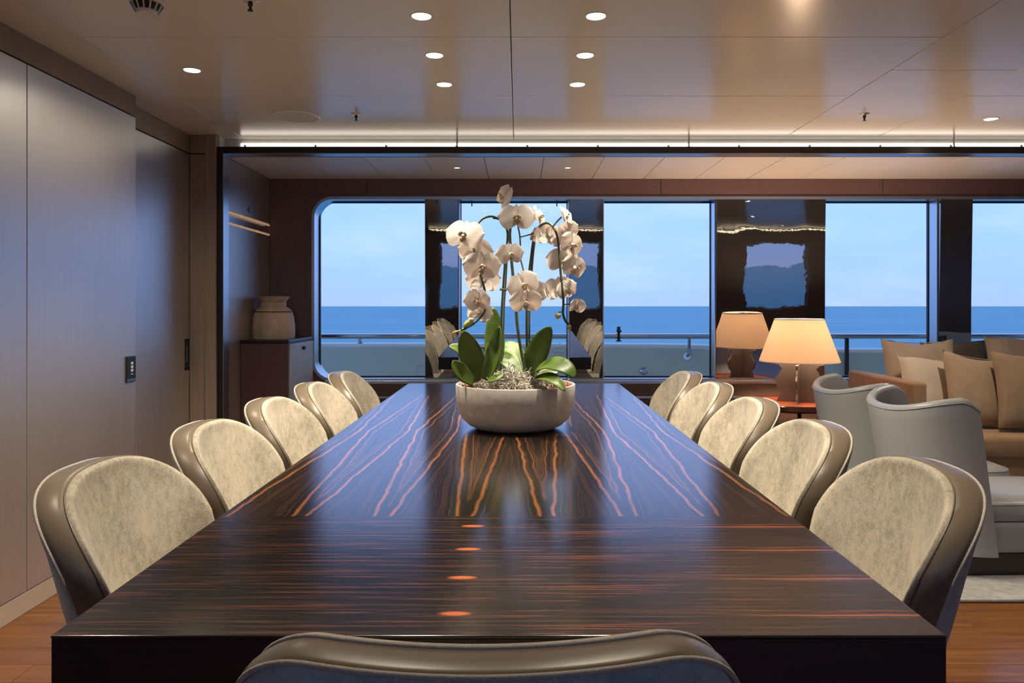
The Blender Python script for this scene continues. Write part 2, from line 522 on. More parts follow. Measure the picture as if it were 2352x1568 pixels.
# floor: dark underlay with separate planks
fl = struct(obj('floor', box(-2.5, XR, YF, YO, -0.06, -0.012), M['joint']))
PW = 0.128
rows = int((YB - 0.4) / PW)
pm = {}
def plank_mesh(w):
    return rbox(-w / 2 + 0.001, w / 2 - 0.001, -PW / 2 + 0.001, PW / 2 - 0.001, -0.012, 0, 0.0012, 1)
cuts = [[-2.4, -1.25, 1.35, 2.9, 5.1, XR], [-2.4, -0.4, 0.75, 2.2, 4.0, XR], [-2.4, -1.7, 0.2, 1.8, 3.4, XR]]
ci = 0
for r in range(int((YB - YF) / PW) + 1):
    yc = YF + PW / 2 + r * PW
    if yc > YB: break
    cu = cuts[r % 3] if yc > 0.4 else [-2.4, XR]
    for a, b in zip(cu[:-1], cu[1:]):
        w = round(b - a, 3)
        if w in pm:
            o = link_copy(pm[w], fl)
        else:
            o = obj('plank', plank_mesh(w), M['floor'], fl); pm[w] = o
        o.location = ((a + b) / 2, yc, 0)

# main ceiling panels hung under a dark deckhead
M['joint_c'] = mat('ceiling_joint', (0.22, 0.19, 0.16), 0.8)
ce = struct(obj('ceiling', box(-2.5, XR, YF, 5.08, CZ + 0.02, CZ + 0.08), M['joint_c']))
g = 0.002
ycut = [YF, -3.9, -3.02, -2.14, -1.26, -0.38, 0.5, 1.383, 2.263, 3.143, 4.023, 5.062]
xcut = [-2.14, -1.815, -0.03, 1.755]
for i in range(len(xcut) - 1):
    for j in range(len(ycut) - 1):
        obj('ceiling_panel', rbox(xcut[i] + g, xcut[i + 1] - g, ycut[j] + g, ycut[j + 1] - g, CZ, CZ + 0.02, 0.0015, 1), M['ceil'], ce)
for j in range(len(ycut) - 1):
    a, b = ycut[j], ycut[j + 1]
    h = 3.585 if j == 9 else None
    obj('ceiling_panel', rbox(2.354 + g, XR - g, a + g, b - g, CZ, CZ + 0.02, 0.0015, 1), M['ceil'], ce)
yc2 = [YF, -3.0, -1.25, 0.5, 1.825, 3.585, 5.062]
for j in range(len(yc2) - 1):
    obj('ceiling_panel', rbox(1.755 + g, 2.354 - g, yc2[j] + g, yc2[j + 1] - g, CZ, CZ + 0.02, 0.0015, 1), M['ceil'], ce)

# nook ceiling along the windows
nc = struct(obj('ceiling_nook', box(-2.4, XR, 5.062, YO, NZ + 0.012, NZ + 0.05), M['joint']))
xs = [-1.94] + [-1.438 + 0.403 * k for k in range(22)] + [XR]
for a, b in zip(xs[:-1], xs[1:]):
    obj('ceiling_panel', rbox(a + g, b - g, 5.064, YB, NZ, NZ + 0.012, 0.0012, 1), M['ceil2'], nc)

# left wall
wl = struct(obj('wall_left', merge(box(-2.6, -2.05, YF, 4.0, 0, CZ + 0.02), box(-2.6, -2.16, 4.0, 5.0, 0, CZ + 0.02), box(-2.6, -1.975, 4.98, YO, 0, CZ + 0.02)), M['joint']))
ys = [YF, -3.2, -1.95, -0.5, 0.45, 1.34, 2.235, 3.134, 4.026]
for a, b in zip(ys[:-1], ys[1:]):
    obj('wall_panel', rbox(-2.05, XL, a + 0.002, b - 0.002, 0.09, 2.255, 0.0015, 1), M['oak'], wl)
obj('wall_panel', box(-2.16, -2.05, 4.0, 4.026, 0.0, CZ), M['oak'], wl)
obj('cornice', rbox(-2.05, XL, YF, 4.026, 2.262, CZ, 0.001, 1), M['oak_dark'], wl)
b_ = struct(obj('baseboard_left', rbox(-2.05, XL - 0.004, YF, 4.02, 0.0, 0.085, 0.0015, 1), M['base']))
# recessed sliding door
dr = struct(obj('door_1', rbox(-2.16, -2.13, 4.03, 4.935, 0.02, 2.245, 0.0015, 1), M['oak']))
obj('cornice', rbox(-2.16, -2.13, 4.03, 4.938, 2.252, CZ - 0.002, 0.001, 1), M['oak_dark'], wl)
ph = obj('recessed_pull', merge(box(-2.132, -2.128, 4.868, 4.93, 0.85, 0.862), box(-2.132, -2.128, 4.868, 4.93, 1.038, 1.05), box(-2.132, -2.128, 4.868, 4.884, 0.85, 1.05), box(-2.132, -2.128, 4.914, 4.93, 0.85, 1.05), box(-2.1315, -2.1295, 4.884, 4.914, 0.86, 1.04)), M['black'], dr)
obj('pull_slot', box(-2.1295, -2.1285, 4.893, 4.905, 0.90, 1.0), M['alu'], ph)
# pilaster facing the room
obj('pilaster_panel', rbox(-2.13, -2.028, 4.94, 4.98, 0.0, 2.245, 0.0015, 1), M['oak_dark'], wl)
obj('pilaster_panel', rbox(-2.13, -2.028, 4.94, 4.98, 2.252, CZ - 0.002, 0.001, 1), M['oak_dark'], wl)
obj('pilaster_panel', rbox(-2.025, -1.957, 4.93, 4.98, 0.0, CZ - 0.002, 0.001, 1), M['oak_dark'], wl)
# nook side wall
obj('wall_panel', rbox(-1.985, -1.94, 5.05, YB, 0.0, 1.808, 0.0015, 1), M['oak'], wl)
obj('wall_panel', rbox(-1.985, -1.94, 5.05, YB, 1.902, NZ, 0.0015, 1), M['oak'], wl)
hr = obj('rail_recess', box(-1.985, -1.966, 5.05, YB, 1.808, 1.902), M['alu'], wl)
for z in (1.818, 1.892):
    obj('rail', tube([(-1.947, 5.055, z), (-1.947, YB - 0.004, z)], 0.0075, 10), M['brass'], hr, smooth=True, auto=40)
for yy in (5.36, 5.68):
    for z in (1.818, 1.892):
        obj('rail_joint', tube([(-1.947, yy - 0.008, z), (-1.947, yy + 0.008, z)], 0.0092, 10), M['brass'], hr, smooth=True, auto=40)

# bronze portal: jamb and header
pj = struct(obj('trim_1', rbox(-1.962, -1.918, 4.95, 5.05, 0.0, 2.297, 0.003, 2), M['bronze']), 'dark bronze portal jamb beside the oak wall')
ph_ = struct(obj('trim_2', rbox(-1.918, XR, 4.95, 5.05, NZ, 2.297, 0.003, 2), M['bronze']), 'dark bronze header beam under the light cove')
obj('metal_edge', box(-1.918, -1.9155, 4.952, 5.048, 0.0, NZ - 0.002), M['alu'], pj)
obj('metal_edge', box(-1.914, XR, 4.953, 5.048, NZ - 0.0025, NZ), M['alu'], ph_)
for X in (-0.40, 1.12, 2.86, 4.6):
    obj('hanger_rod', merge(shift(lathe([(0.006, 2.297), (0.006, CZ)], 10), X, 5.0), shift(lathe([(0.014, 2.297), (0.014, 2.306), (0.006, 2.308)], 12), X, 5.0)), M['steel'], ph_)
for k in range(15):
    X = -1.78 + 0.46 * k
    obj('glider', merge(shift(lathe([(0.007, 2.297), (0.007, 2.308), (0.003, 2.311), (0.0, 2.311)], 8), X, 4.965)), M['white'], ph_)
fa = struct(obj('trim_3', box(-1.975, XR, 5.062, 5.08, NZ, CZ + 0.02), M['ceil2']))
led = tag(obj('cove_light', rbox(-1.84, XR - 0.1, 5.052, 5.062, 2.314, 2.340, 0.003, 2), M['led']), 'long warm white light strip in the ceiling cove above the bronze beam', 'light strip')
fill_strip = tag(obj('cove_light', rbox(-1.84, XR - 0.1, YF + 0.9, YF + 0.93, 2.325, 2.345, 0.003, 2), mat('fill_strip_glow', (1, 1, 1), 0.5, emis=(1.0, 0.80, 0.52), emis_s=3.0)), 'added warm fill light strip, unseen, under the ceiling behind the viewer', 'light strip')  # unseen strip added as fill to brighten the ceiling
obj('cove_end', box(-1.957, -1.95, 4.98, 5.062, 2.297, CZ), M['ceil2'], fa)

# ---- window wall with one long rounded opening
WX0, WX1 = -1.6, 7.0
WZ0, WZ1 = CAMH - 0.5755, CAMH + 0.844
RC = 0.15
def rrect(x0, x1, z0, z1, r, n=10):
    pts, cor = [], []
    for cx, cz, a0, c in ((x1 - r, z1 - r, 0, 0), (x0 + r, z1 - r, 90, 1), (x0 + r, z0 + r, 180, 2), (x1 - r, z0 + r, 270, 3)):
        for k in range(n + 1):
            a = math.radians(a0 + 90 * k / n)
            pts.append((cx + r * math.cos(a), cz + r * math.sin(a))); cor.append(c)
    return pts, cor
inn, cor = rrect(WX0, WX1, WZ0, WZ1, RC)
oc = [(XR, NZ + 0.05), (-1.975, NZ + 0.05), (-1.975, -0.01), (XR, -0.01)]
n = len(inn)
V = [(x, YB, z) for x, z in inn] + [(oc[c][0], YB, oc[c][1]) for c in cor] + [(x, YO, z) for x, z in inn] + [(oc[c][0], YO, oc[c][1]) for c in cor]
F = []
for i in range(n):
    j = (i + 1) % n
    if oc[cor[i]] == oc[cor[j]]:
        F.append((i, n + i, j)); F.append((2 * n + i, 2 * n + j, 3 * n + i))
    else:
        F.append((i, n + i, n + j, j)); F.append((2 * n + i, 2 * n + j, 3 * n + j, 3 * n + i))
    F.append((i, j, 2 * n + j, 2 * n + i))
wb = struct(obj('wall_back', (V, F), M['burgundy']))
# leather panels over the band above the windows
lx = [-1.94, -1.18, 1.113, 2.85, 5.2, XR]
for a, b in zip(lx[:-1], lx[1:]):
    obj('leather_panel', rbox(a + 0.002, b - 0.002, YB - 0.008, YB, WZ1 + 0.035, NZ - 0.002, 0.002, 1), M['burgundy'], wb)
obj('leather_panel', rbox(-1.938, -1.66, YB - 0.008, YB, 0.62, WZ1 + 0.033, 0.002, 1), M['burgundy'], wb)
# dado below the windows
da = struct(obj('trim_4', rbox(-1.6, XR, 5.90, YB, 0.0, 0.655, 0.003, 1), M['dado']), 'dark wood dado under the windows')
obj('metal_strip', rbox(-1.6, XR, 5.892, 5.902, 0.545, 0.562, 0.002, 1), M['alu'], da)
for X in (-0.5, 0.7, 1.9, 3.1, 4.3):
    obj('dado_joint', box(X - 0.0015, X + 0.0015, 5.8985, 5.901, 0.02, 0.54), M['joint'], da)
struct(obj('trim_5', rbox(-1.5, XR, 5.90, YB + 0.02, 0.657, WZ0 - 0.002, 0.003, 2), M['alu']), 'metal window ledge')
# window frame lining and a raised rim on the room side
def ring(x0, x1, z0, z1, r, w, ya, yb, nn=10):
    a, _ = rrect(x0, x1, z0, z1, r, nn); b, _ = rrect(x0 + w, x1 - w, z0 + w, z1 - w, max(r - w, 0.002), nn)
    k = len(a)
    V = [(x, ya, z) for x, z in a] + [(x, ya, z) for x, z in b] + [(x, yb, z) for x, z in b] + [(x, yb, z) for x, z in a]
    F = []
    for i in range(k):
        j = (i + 1) % k
        for q in range(4):
            s = ((q + 1) % 4)
            F.append((q * k + i, q * k + j, s * k + j, s * k + i))
    return V, F
struct(obj('trim_6', merge(ring(WX0 - 0.012, WX1 + 0.012, WZ0 - 0.012, WZ1 + 0.012, RC + 0.012, 0.022, YB - 0.012, YB + 0.012),
                           ring(WX0 + 0.001, WX1 - 0.001, WZ0 + 0.001, WZ1 - 0.001, RC, 0.006, YB, YO)), M['alu'], smooth=True, auto=35), 'brushed metal rim of the long window opening')
pil = [(-0.728, -0.470), (0.404, 0.664), (1.553, 2.402), (3.300, 3.550), (4.45, 4.72), (5.60, 6.40)]
for a, b in pil:
    v, f = box(-(b - a) / 2, (b - a) / 2, 0, 0.15, WZ0 + 0.003, WZ1 - 0.003)
    # tumblehome: the top leans 1.4 degrees into the room
    v = [(x, y - (z - WZ0) * 0.0255 + 0.028, z) for x, y, z in v]
    obj('pillar_panel', (v, f), M['pillar'], wb, loc=((a + b) / 2, YB, 0))
wins = [(WX0, -0.728), (-0.470, 0.404), (0.664, 1.553), (2.402, 3.300), (3.550, 4.45), (4.72, 5.60)]
for k, (a, b) in enumerate(wins):
    wn_ = struct(obj('window_%d' % (k + 1), ring(a + 0.004, b - 0.004, WZ0 + 0.006, WZ1 - 0.006, 0.006, 0.012, YO - 0.045, YO - 0.02, 2), M['bronze']))
    obj('pane', box(a + 0.01, b - 0.01, YO - 0.036, YO - 0.028, WZ0 + 0.012, WZ1 - 0.012), M['pane'], wn_)
    if k != 0:
        for X in (a + 0.006, b - 0.006):
            obj('window_jamb', box(X - 0.004, X + 0.004, YB + 0.03, YO - 0.046, WZ0 + 0.008, WZ1 - 0.008), M['alu'], wn_)
for X in (-0.37, 0.31):
    obj('blind_clip', box(X - 0.004, X + 0.004, YO - 0.06, YO - 0.045, WZ1 - 0.045, WZ1 - 0.006), M['black'], bpy.data.objects['window_2'])
# wall behind the camera with the windows of the other side
fw = [(-1.75, -0.15), (0.15, 1.85), (2.15, 3.95), (5.05, 6.4)]
parts = [box(-2.5, XR, YF - 0.2, YF, 0, 0.68), box(-2.5, XR, YF - 0.2, YF, 2.1, CZ + 0.08)]
xx = -2.5
for a, b in fw:
    parts.append(box(xx, a, YF - 0.2, YF, 0.68, 2.1)); xx = b
parts.append(box(xx, XR, YF - 0.2, YF, 0.68, 2.1))
wf = struct(obj('wall_front', merge(*parts), M['burgundy']))
for k, (a, b) in enumerate(fw):
    w_ = struct(obj('window_%d' % (k + 7), ring(a, b, 0.68, 2.1, 0.01, 0.03, YF - 0.15, YF - 0.1, 2), M['alu']))
    obj('pane', box(a + 0.02, b - 0.02, YF - 0.13, YF - 0.122, 0.70, 2.08), M['pane'], w_)
struct(obj('wall_right', box(XR, XR + 0.2, YF - 0.2, YO, 0, CZ + 0.1), M['oak_dark']))

# ------------------------------------------------------------------ outside
sea = obj('sea', ([(-40000, -40000, -4.5), (40000, -40000, -4.5), (40000, 40000, -4.5), (-40000, 40000, -4.5)], [(0, 1, 2, 3)]), M['sea'])
sea['kind'] = 'stuff'; sea['label'] = 'wide blue sea running to the horizon'
hs = obj('hull_skin', ([(x, y + 0.004, z) for x, y, z in V[2 * n:]], [(a - 2 * n, b - 2 * n, c - 2 * n, *(q - 2 * n for q in r_)) for a, b, c, *r_ in F if min(a, b, c) >= 2 * n]), M['exterior'], wb)
struct(obj('deck_outside', box(-9, 14, YO, 7.6, -0.15, -0.05), M['teakdeck']))
struct(obj('shade_overhead', box(-9, 14, YO, 7.1, 2.55, 2.7), M['exterior']))  # unseen overhang, added to darken the bulwark
BD = 7.38
top = [(-9, 0.866), (0.8, 0.862), (1.9, 0.828), (3.3, 0.812), (14, 0.78)]
poly = [(-9, -0.05)] + [(14, -0.05)] + top[::-1]
bw = struct(obj('bulwark', prism_y(poly, BD, BD + 0.14), M['exterior']), 'white painted bulwark outside the windows')
capv = []
cp = spline([(x, BD + 0.07, z + 0.005) for x, z in top], 40)
obj('bulwark_cap', tube(cp, 0.035, 10), mat('cap_paint', (0.92, 0.92, 0.88), 0.2), bw, smooth=True)
# moulded locker lines on the bulwark
obj('locker_edge', tube(spline([P(955, 868, BD - 0.004), P(955, 852, BD - 0.004), P(958, 842, BD - 0.004), P(966, 839, BD - 0.004), P(1010, 839, BD - 0.004)], 20), 0.004, 6), M['alu'], bw)
obj('hatch_frame', tube([P(1100, 806, BD - .004), P(1100, 799, BD - .004), P(1112, 799, BD - .004), P(1112, 806, BD - .004)], 0.006, 6), M['bronze'], bw)
obj('gate_joint', merge(tube([P(1286, 786, BD - .004), P(1287, 840, BD - .004)], 0.004, 6), tube([P(1272, 806, BD - .004), P(1294, 806, BD - .004)], 0.008, 6), tube([P(1290, 806, BD - .004), P(1290, 828, BD - .004)], 0.006, 6)), M['exterior'], bw)
cl = obj('mooring_eye', xform(lathe([(0.0, 0), (0.036, 0), (0.036, 0.02), (0.02, 0.035), (0, 0.035)], 16), Matrix.Translation(P(1478, 852, BD)) @ Matrix.Rotation(math.pi / 2, 4, 'X')), M['steel'], bw, smooth=True, auto=40)
rl = thing('railing', 'polished steel handrail above the white bulwark outside', 'railing', (0, 7.33, 0))
RZ = CAMH - 0.287
obj('handrail', shift(tube([(-9, 0, RZ), (14, 0, RZ)], 0.027, 14), 0, 0, 0), M['steel'], rl, smooth=True, auto=40)
def rel(p, base): return Vector(p) - Vector(base)
RB = Vector((0, 7.33, 0))
def rp(px, py, d=7.33): return P(px, py, d) - RB
obj('stanchion', merge(tube([rp(827, 775), rp(827, 789)], 0.018, 10), tube([rp(827, 785), rp(827, 789)], 0.027, 10)), M['steel'], rl)
obj('flag_socket', merge(tube([rp(1421, 752, 7.31), rp(1421, 784, 7.31)], 0.014, 10), tube([rp(1421, 750, 7.31), rp(1421, 757, 7.31)], 0.018, 10), tube([rp(1421, 781, 7.31), rp(1421, 784, 7.31)], 0.027, 10), tube([rp(1416, 759, 7.29), rp(1427, 761, 7.29)], 0.012, 8)), M['bronze'], rl)
obj('bracket', tube(spline([rp(1583, 777), rp(1583, 800), rp(1583, 812), rp(1579, 817, 7.36)], 16), 0.017, 10), M['steel'], rl, smooth=True)
obj('bracket_flange', tube([rp(1578, 818, 7.381), rp(1578, 818, 7.36)], 0.034, 14), M['steel'], rl)
obj('stanchion', tube([rp(1945, 775), (rp(1945, 775).x, 0, -0.05)], 0.02, 10), M['bronze'], rl)
obj('stanchion', tube([rp(420, 775), (rp(420, 775).x, 0, 0.9)], 0.02, 10), M['steel'], rl)

# ------------------------------------------------------------------ ceiling fixtures
DL = [(-0.37, 2.917, 'first', 'left'), (0.298, 2.917, 'first', 'right'), (-0.37, 3.372, 'middle', 'left'), (0.297, 3.372, 'middle', 'right'),
      (-0.37, 3.816, 'farthest', 'left'), (0.297, 3.816, 'farthest', 'right')]
LBL = {('first', 'left'): 'round recessed downlight at upper left of the six over the table, nearest the viewer',
       ('first', 'right'): 'round recessed downlight at upper right of the six over the table, nearest the viewer',
       ('middle', 'left'): 'round recessed downlight in the middle of the left column over the table',
       ('middle', 'right'): 'round recessed downlight in the middle of the right column over the table',
       ('farthest', 'left'): 'round recessed downlight lowest in the left column over the table, by the windows',
       ('farthest', 'right'): 'round recessed downlight lowest in the right column over the table, by the windows'}
def downlight(X, Y, z, r, watts, label, lens, group, angle=96, tilt=0.0):
    ringm = lathe([(r, -0.0005), (r * 1.13, -0.0035), (r * 1.2, -0.002), (r * 1.2, 0.0)], 28)
    if label is None:            # added fill lamps out of view, parented to the ceiling
        t = obj('fill_light_ring', ringm, M['ceil'], ce, loc=(X, Y, z), smooth=True)
    else:
        t = thing('downlight', label, 'downlight', (X, Y, z), 0, group)
        obj('trim_ring', ringm, M['ceil'], t, smooth=True)
    obj('lens', lathe([(0.0, -0.0015), (r, -0.0015), (r, 0.0)], 28), lens, t)
    ld = bpy.data.lights.new('downlight_lamp', 'SPOT')
    ld.energy = watts; ld.color = WARM; ld.spot_size = math.radians(angle); ld.spot_blend = 0.75; ld.shadow_soft_size = 0.035
    lo = bpy.data.objects.new('downlight_lamp', ld); COL.objects.link(lo); lo.parent = t; lo.location = (0, 0, -0.012); lo.rotation_euler = (0, math.radians(tilt), 0)
    return t
for X, Y, a, b in DL:
    downlight(X, Y, CZ, 0.036, DOWNLIGHT_W, LBL[(a, b)], M['lens'], 'recessed ceiling downlights', 94, 17 if X < 0 else -17)
downlight(-1.534, 3.584, CZ, 0.036, DOWNLIGHT_W * 0.26, 'single round downlight above the oak wall on the left', M['lens'], 'recessed ceiling downlights', 155)
downlight(2.803, 4.517, CZ, 0.036, DOWNLIGHT_W * 0.5, 'single round downlight above the sofa on the right', M['lens'], 'recessed ceiling downlights')
for X, Y in ((-0.37, 1.95), (0.297, 1.95), (-0.37, 1.5), (0.297, 1.5), (3.6, 3.3), (2.8, 2.6), (-1.534, 1.9), (3.6, 0.2), (0.0, -1.5), (2.8, -2.0), (5.5, 1.5), (5.0, -2.5)):  # unseen lamps added to fill the room with light
    downlight(X, Y, CZ, 0.036, DOWNLIGHT_W * (0.2 if X < -1 else 0.35 if Y < 1 or X > 1 else 0.45), None, M['lens'], None, 94, (17 if X < 0 else -17) if 1 < Y < 2 and abs(X) < 1 else 0)
downlight(-0.4376, 5.47, NZ, 0.020, NOOK_W, 'small left downlight in the low ceiling by the windows', M['lens_s'], 'small downlights by the windows', 120)
downlight(0.356, 5.47, NZ, 0.020, NOOK_W, 'small right downlight in the low ceiling by the windows', M['lens_s'], 'small downlights by the windows', 120)

sd = thing('smoke_detector', 'white slotted smoke detector on the ceiling at upper left', 'smoke detector', (-1.325, 2.72, CZ))
obj('base_ring', lathe([(0.0, 0), (0.058, 0), (0.060, -0.012), (0.056, -0.018)], 32), M['white'], sd, smooth=True, auto=40)
obj('body', lathe([(0.060, -0.014), (0.061, -0.026), (0.053, -0.034), (0.040, -0.036), (0.036, -0.060), (0.030, -0.066), (0, -0.067)], 32), M['white'], sd, smooth=True, auto=40)
obj('dark_slots', lathe([(0.0525, -0.036), (0.0395, -0.058)], 32), M['black'], sd)
for k in range(14):
    a = 2 * math.pi * k / 14
    obj('rib', tube([(0.054 * math.cos(a), 0.054 * math.sin(a), -0.034), (0.0395 * math.cos(a), 0.0395 * math.sin(a), -0.061)], 0.003, 6), M['white'], sd)
for X, Y, lab in ((-0.935, 4.40, 'small sprinkler head on the ceiling beside the round speaker grille'), (2.0, 4.40, 'small sprinkler head on the ceiling over the armchairs'),
                  (-0.97, 2.76, 'small sprinkler head at the top edge near the smoke detector')):
    t = thing('sprinkler', lab, 'sprinkler', (X, Y, CZ), 0, 'ceiling sprinklers')
    obj('escutcheon', lathe([(0, 0), (0.030, 0), (0.028, -0.004), (0.012, -0.008), (0, -0.008)], 20), M['ceil'], t, smooth=True)
    obj('body', lathe([(0.008, -0.006), (0.009, -0.022), (0.005, -0.026), (0.005, -0.038), (0, -0.038)], 12), M['bronze'], t)
    obj('deflector', lathe([(0, -0.038), (0.010, -0.038), (0.010, -0.040), (0, -0.040)], 12), M['bronze'], t)
sp_ = thing('ceiling_speaker', 'flush round speaker grille in the ceiling, painted like it', 'speaker', (-1.30, 4.465, CZ))
obj('rim', lathe([(0.128, 0.0), (0.129, -0.004), (0.134, -0.004), (0.136, 0.0)], 48), M['ceil'], sp_, smooth=True)
obj('grille', lathe([(0, -0.0015), (0.128, -0.0015)], 48), M['ceil'], sp_)

# keypad, keyhole, knob on the left wall
kp = thing('light_switch', 'black wall keypad with silver keys on the oak panel', 'light switch', (XL, 3.963, CAMH - 0.326))
obj('plate', rbox(0, 0.010, -0.045, 0.045, -0.067, 0.067, 0.003, 2), M['black'], kp)
for k in range(4):
    z = 0.030 - k * 0.019
    obj('key', rbox(0.010, 0.0125, -0.010, 0.014, z - (0.007 if k < 3 else 0.002), z + (0.007 if k < 3 else 0.002), 0.001, 1), M['key'], kp)
obj('base_trim', box(0.010, 0.011, -0.044, 0.044, -0.064, -0.050), M['alu'], kp)
kh = thing('door_lock', 'small oval metal lock plate above the wall rail', 'lock', (-1.94, 5.485, CAMH + 0.694))
obj('plate', xform(lathe([(0.0, 0), (0.013, 0), (0.012, 0.004), (0, 0.004)], 20), Matrix.Rotation(math.pi / 2, 4, 'Y') @ Matrix.Diagonal((1.5, 1.0, 1, 1))), M['black'], kh)
obj('cylinder', xform(lathe([(0.0, 0.004), (0.007, 0.004), (0.006, 0.008), (0, 0.008)], 14), Matrix.Rotation(math.pi / 2, 4, 'Y') @ Matrix.Diagonal((1.5, 1, 1, 1))), M['alu'], kh)
kn = thing('door_catch', 'round black push catch on the wall beside the cabinet', 'knob', (-1.94, 5.075, CAMH - 0.354))
obj('rosette', xform(lathe([(0.0, 0), (0.028, 0), (0.027, 0.005), (0.020, 0.006)], 24), Matrix.Rotation(math.pi / 2, 4, 'Y')), M['bronze'], kn)
obj('push_button', xform(lathe([(0.020, 0.004), (0.020, 0.009), (0, 0.010)], 24), Matrix.Rotation(math.pi / 2, 4, 'Y')), M['black'], kn)

# ------------------------------------------------------------------ cabinet and vase
CT = CAMH - 0.235
M['burg_dark'] = mottled('dark_burgundy_leather', (0.075, 0.032, 0.034), (0.13, 0.065, 0.064), 220, 0.45, 0.25, 500)
cb_ = thing('corner_cabinet', 'burgundy leather corner cabinet with silver stitched door under the vase', 'cabinet', (-1.77, 5.63, 0))
def rc(VF): return shift(VF, 1.77, -5.63, 0)
obj('body', rc(rbox(-1.938, -1.612, 5.32, 5.945, 0.0, CT - 0.022, 0.003, 1)), M['burg_dark'], cb_)
obj('cabinet_top', rc(rbox(-1.938, -1.598, 5.31, 5.945, CT - 0.022, CT, 0.003, 2)), M['bronze'], cb_)
obj('side_stile', rc(rbox(-1.628, -1.605, 5.314, 5.335, 0.05, CT - 0.03, 0.002, 1)), M['dado'], cb_)
dd_ = obj('door', rc(rbox(-1.612, -1.596, 5.34, 5.94, 0.06, CT - 0.032, 0.002, 1)), M['silver_leather'], cb_)
obj('knob', rc(merge(rbox(-1.596, -1.578, 5.64, 5.675, CT - 0.085, CT - 0.062, 0.002, 1))), M['black'], dd_)
for r in range(5):
    for c in range(4):
        yy = 5.42 + c * 0.14 + (0.06 if r % 2 else 0)
        if yy > 5.92: continue
        zz = CT - 0.15 - r * 0.125
        obj('stitch', rc(box(-1.5965, -1.5945, yy - 0.022, yy + 0.022, zz - 0.002, zz + 0.002)), M['white'], dd_)
va = thing('wooden_vase', 'old turned wooden pot with flared rim on the corner cabinet', 'vase', (-1.797, 5.6, CT))
obj('body', lathe([(0.0, 0), (0.148, 0.0), (0.153, 0.03), (0.151, 0.10), (0.144, 0.16), (0.130, 0.20), (0.108, 0.222), (0.092, 0.228), (0.090, 0.235), (0.092, 0.252), (0.086, 0.262)], 48), M['vase'], va, smooth=True, auto=50)
obj('rim', lathe([(0.084, 0.258), (0.088, 0.266), (0.113, 0.302), (0.114, 0.307), (0.108, 0.306), (0.084, 0.272), (0.08, 0.2), (0.0, 0.15)], 48), M['vase'], va, smooth=True, auto=50)
obj('groove', lathe([(0.1375, 0.192), (0.134, 0.196), (0.1345, 0.199)], 48), M['soil'], va, smooth=True)

# ------------------------------------------------------------------ dining table
TCX, TCY = (TX0 + TX1) / 2, (TY0 + TY1) / 2
dt = thing('dining_table', 'long glossy striped ebony dining table with thick edge', 'table', (TCX, TCY, 0))
hw, hl = (TX1 - TX0) / 2, (TY1 - TY0) / 2
obj('tabletop', rbox(-hw, hw, -hl, hl, TZ - 0.005, TZ, 0.002, 2), M['ebony'], dt)
obj('table_edge', rbox(-hw + 0.001, hw - 0.001, -hl + 0.001, hl - 0.001, TZ - 0.115, TZ - 0.005, 0.001, 1), M['ebony_side'], dt)
for y in (-1.25, 1.25):
    pdl = obj('pedestal', rbox(-0.24, 0.24, y - 0.16, y + 0.16, 0.04, TZ - 0.115, 0.004, 1), M['ebony_side'], dt)
    obj('plinth', rbox(-0.30, 0.30, y - 0.22, y + 0.22, 0.0, 0.04, 0.004, 1), M['bronze'], pdl)

# ------------------------------------------------------------------ dining chairs
Z0, Z1 = 0.40, 0.884
REC = math.tan(math.radians(12.5))
ZC = 0.64
def finish_outline(right):
    pts = right + [(-x, z) for x, z in right[::-1][1:]]
    xb = pts[-1][0]
    for k in range(1, 6):
        pts.append((xb + (-2 * xb) * k / 6, Z0))
    return pts
def outline_side(W=0.285, zs=0.70, p=2.6):
    """arched back of the side chairs"""
    right = []
    for k in range(10):
        z = Z0 + (zs - Z0) * k / 10
        right.append((W * (0.76 + 0.24 * sm(0.0, 1.0, (z - Z0) / 0.33)), z))
    for k in range(25):
        a = math.radians(90 * k / 24)
        right.append((W * max(0.0, math.cos(a)) ** (2 / p), zs + (Z1 - zs) * math.sin(a) ** (2 / p)))
    right[-1] = (0.0, Z1)
    return finish_outline(right)
def outline_end(W=0.305, r=0.105, rz=0.115):
    """broad saddle-topped back of the end chair"""
    right = []
    for k in range(12):
        z = Z0 + (Z1 - rz - Z0) * k / 12
        right.append((W * (0.74 + 0.26 * sm(0.0, 1.0, (z - Z0) / 0.36)), z))
    for k in range(13):
        a = math.radians(90 * k / 12)
        right.append((W - r + r * math.cos(a), Z1 - rz + rz * math.sin(a)))
    for k in range(1, 8):
        x = (W - r) * (1 - k / 7)
        right.append((x, Z1 - 0.004 * (1 - (x / (W - r)) ** 2)))
    return finish_outline(right)
KIND = ['side', outline_side()]
def bmap(x, z, t):
    """outline coords + thickness t (0 = front) -> chair space (front is +y)"""
    if KIND[0] == 'side':
        if t > 0.012: t = 0.012 + (t - 0.012) * (0.72 + 0.25 * (1 - sm(0.55, 0.87, z)))
        y = -0.215 - t + (abs(x) / 0.285) ** 2.4 * (0.055 + 0.36 * max(0.0, Z1 - z)) - (z - 0.60) * REC
    else:
        if t > 0.012: t = 0.012 + (t - 0.012) * (0.58 + 0.45 * (1 - sm(0.55, 0.87, z)))
        y = -0.215 - t + 0.70 * x * x * (1 + 1.2 * max(0.0, Z1 - z) / 0.2) - (z - 0.60) * REC
    return (x, y, z)
def ringpts(sx, sz, t, dz=0.0):
    return [bmap(x * sx, ZC + (z - ZC) * sz + dz, t) for x, z in KIND[1]]
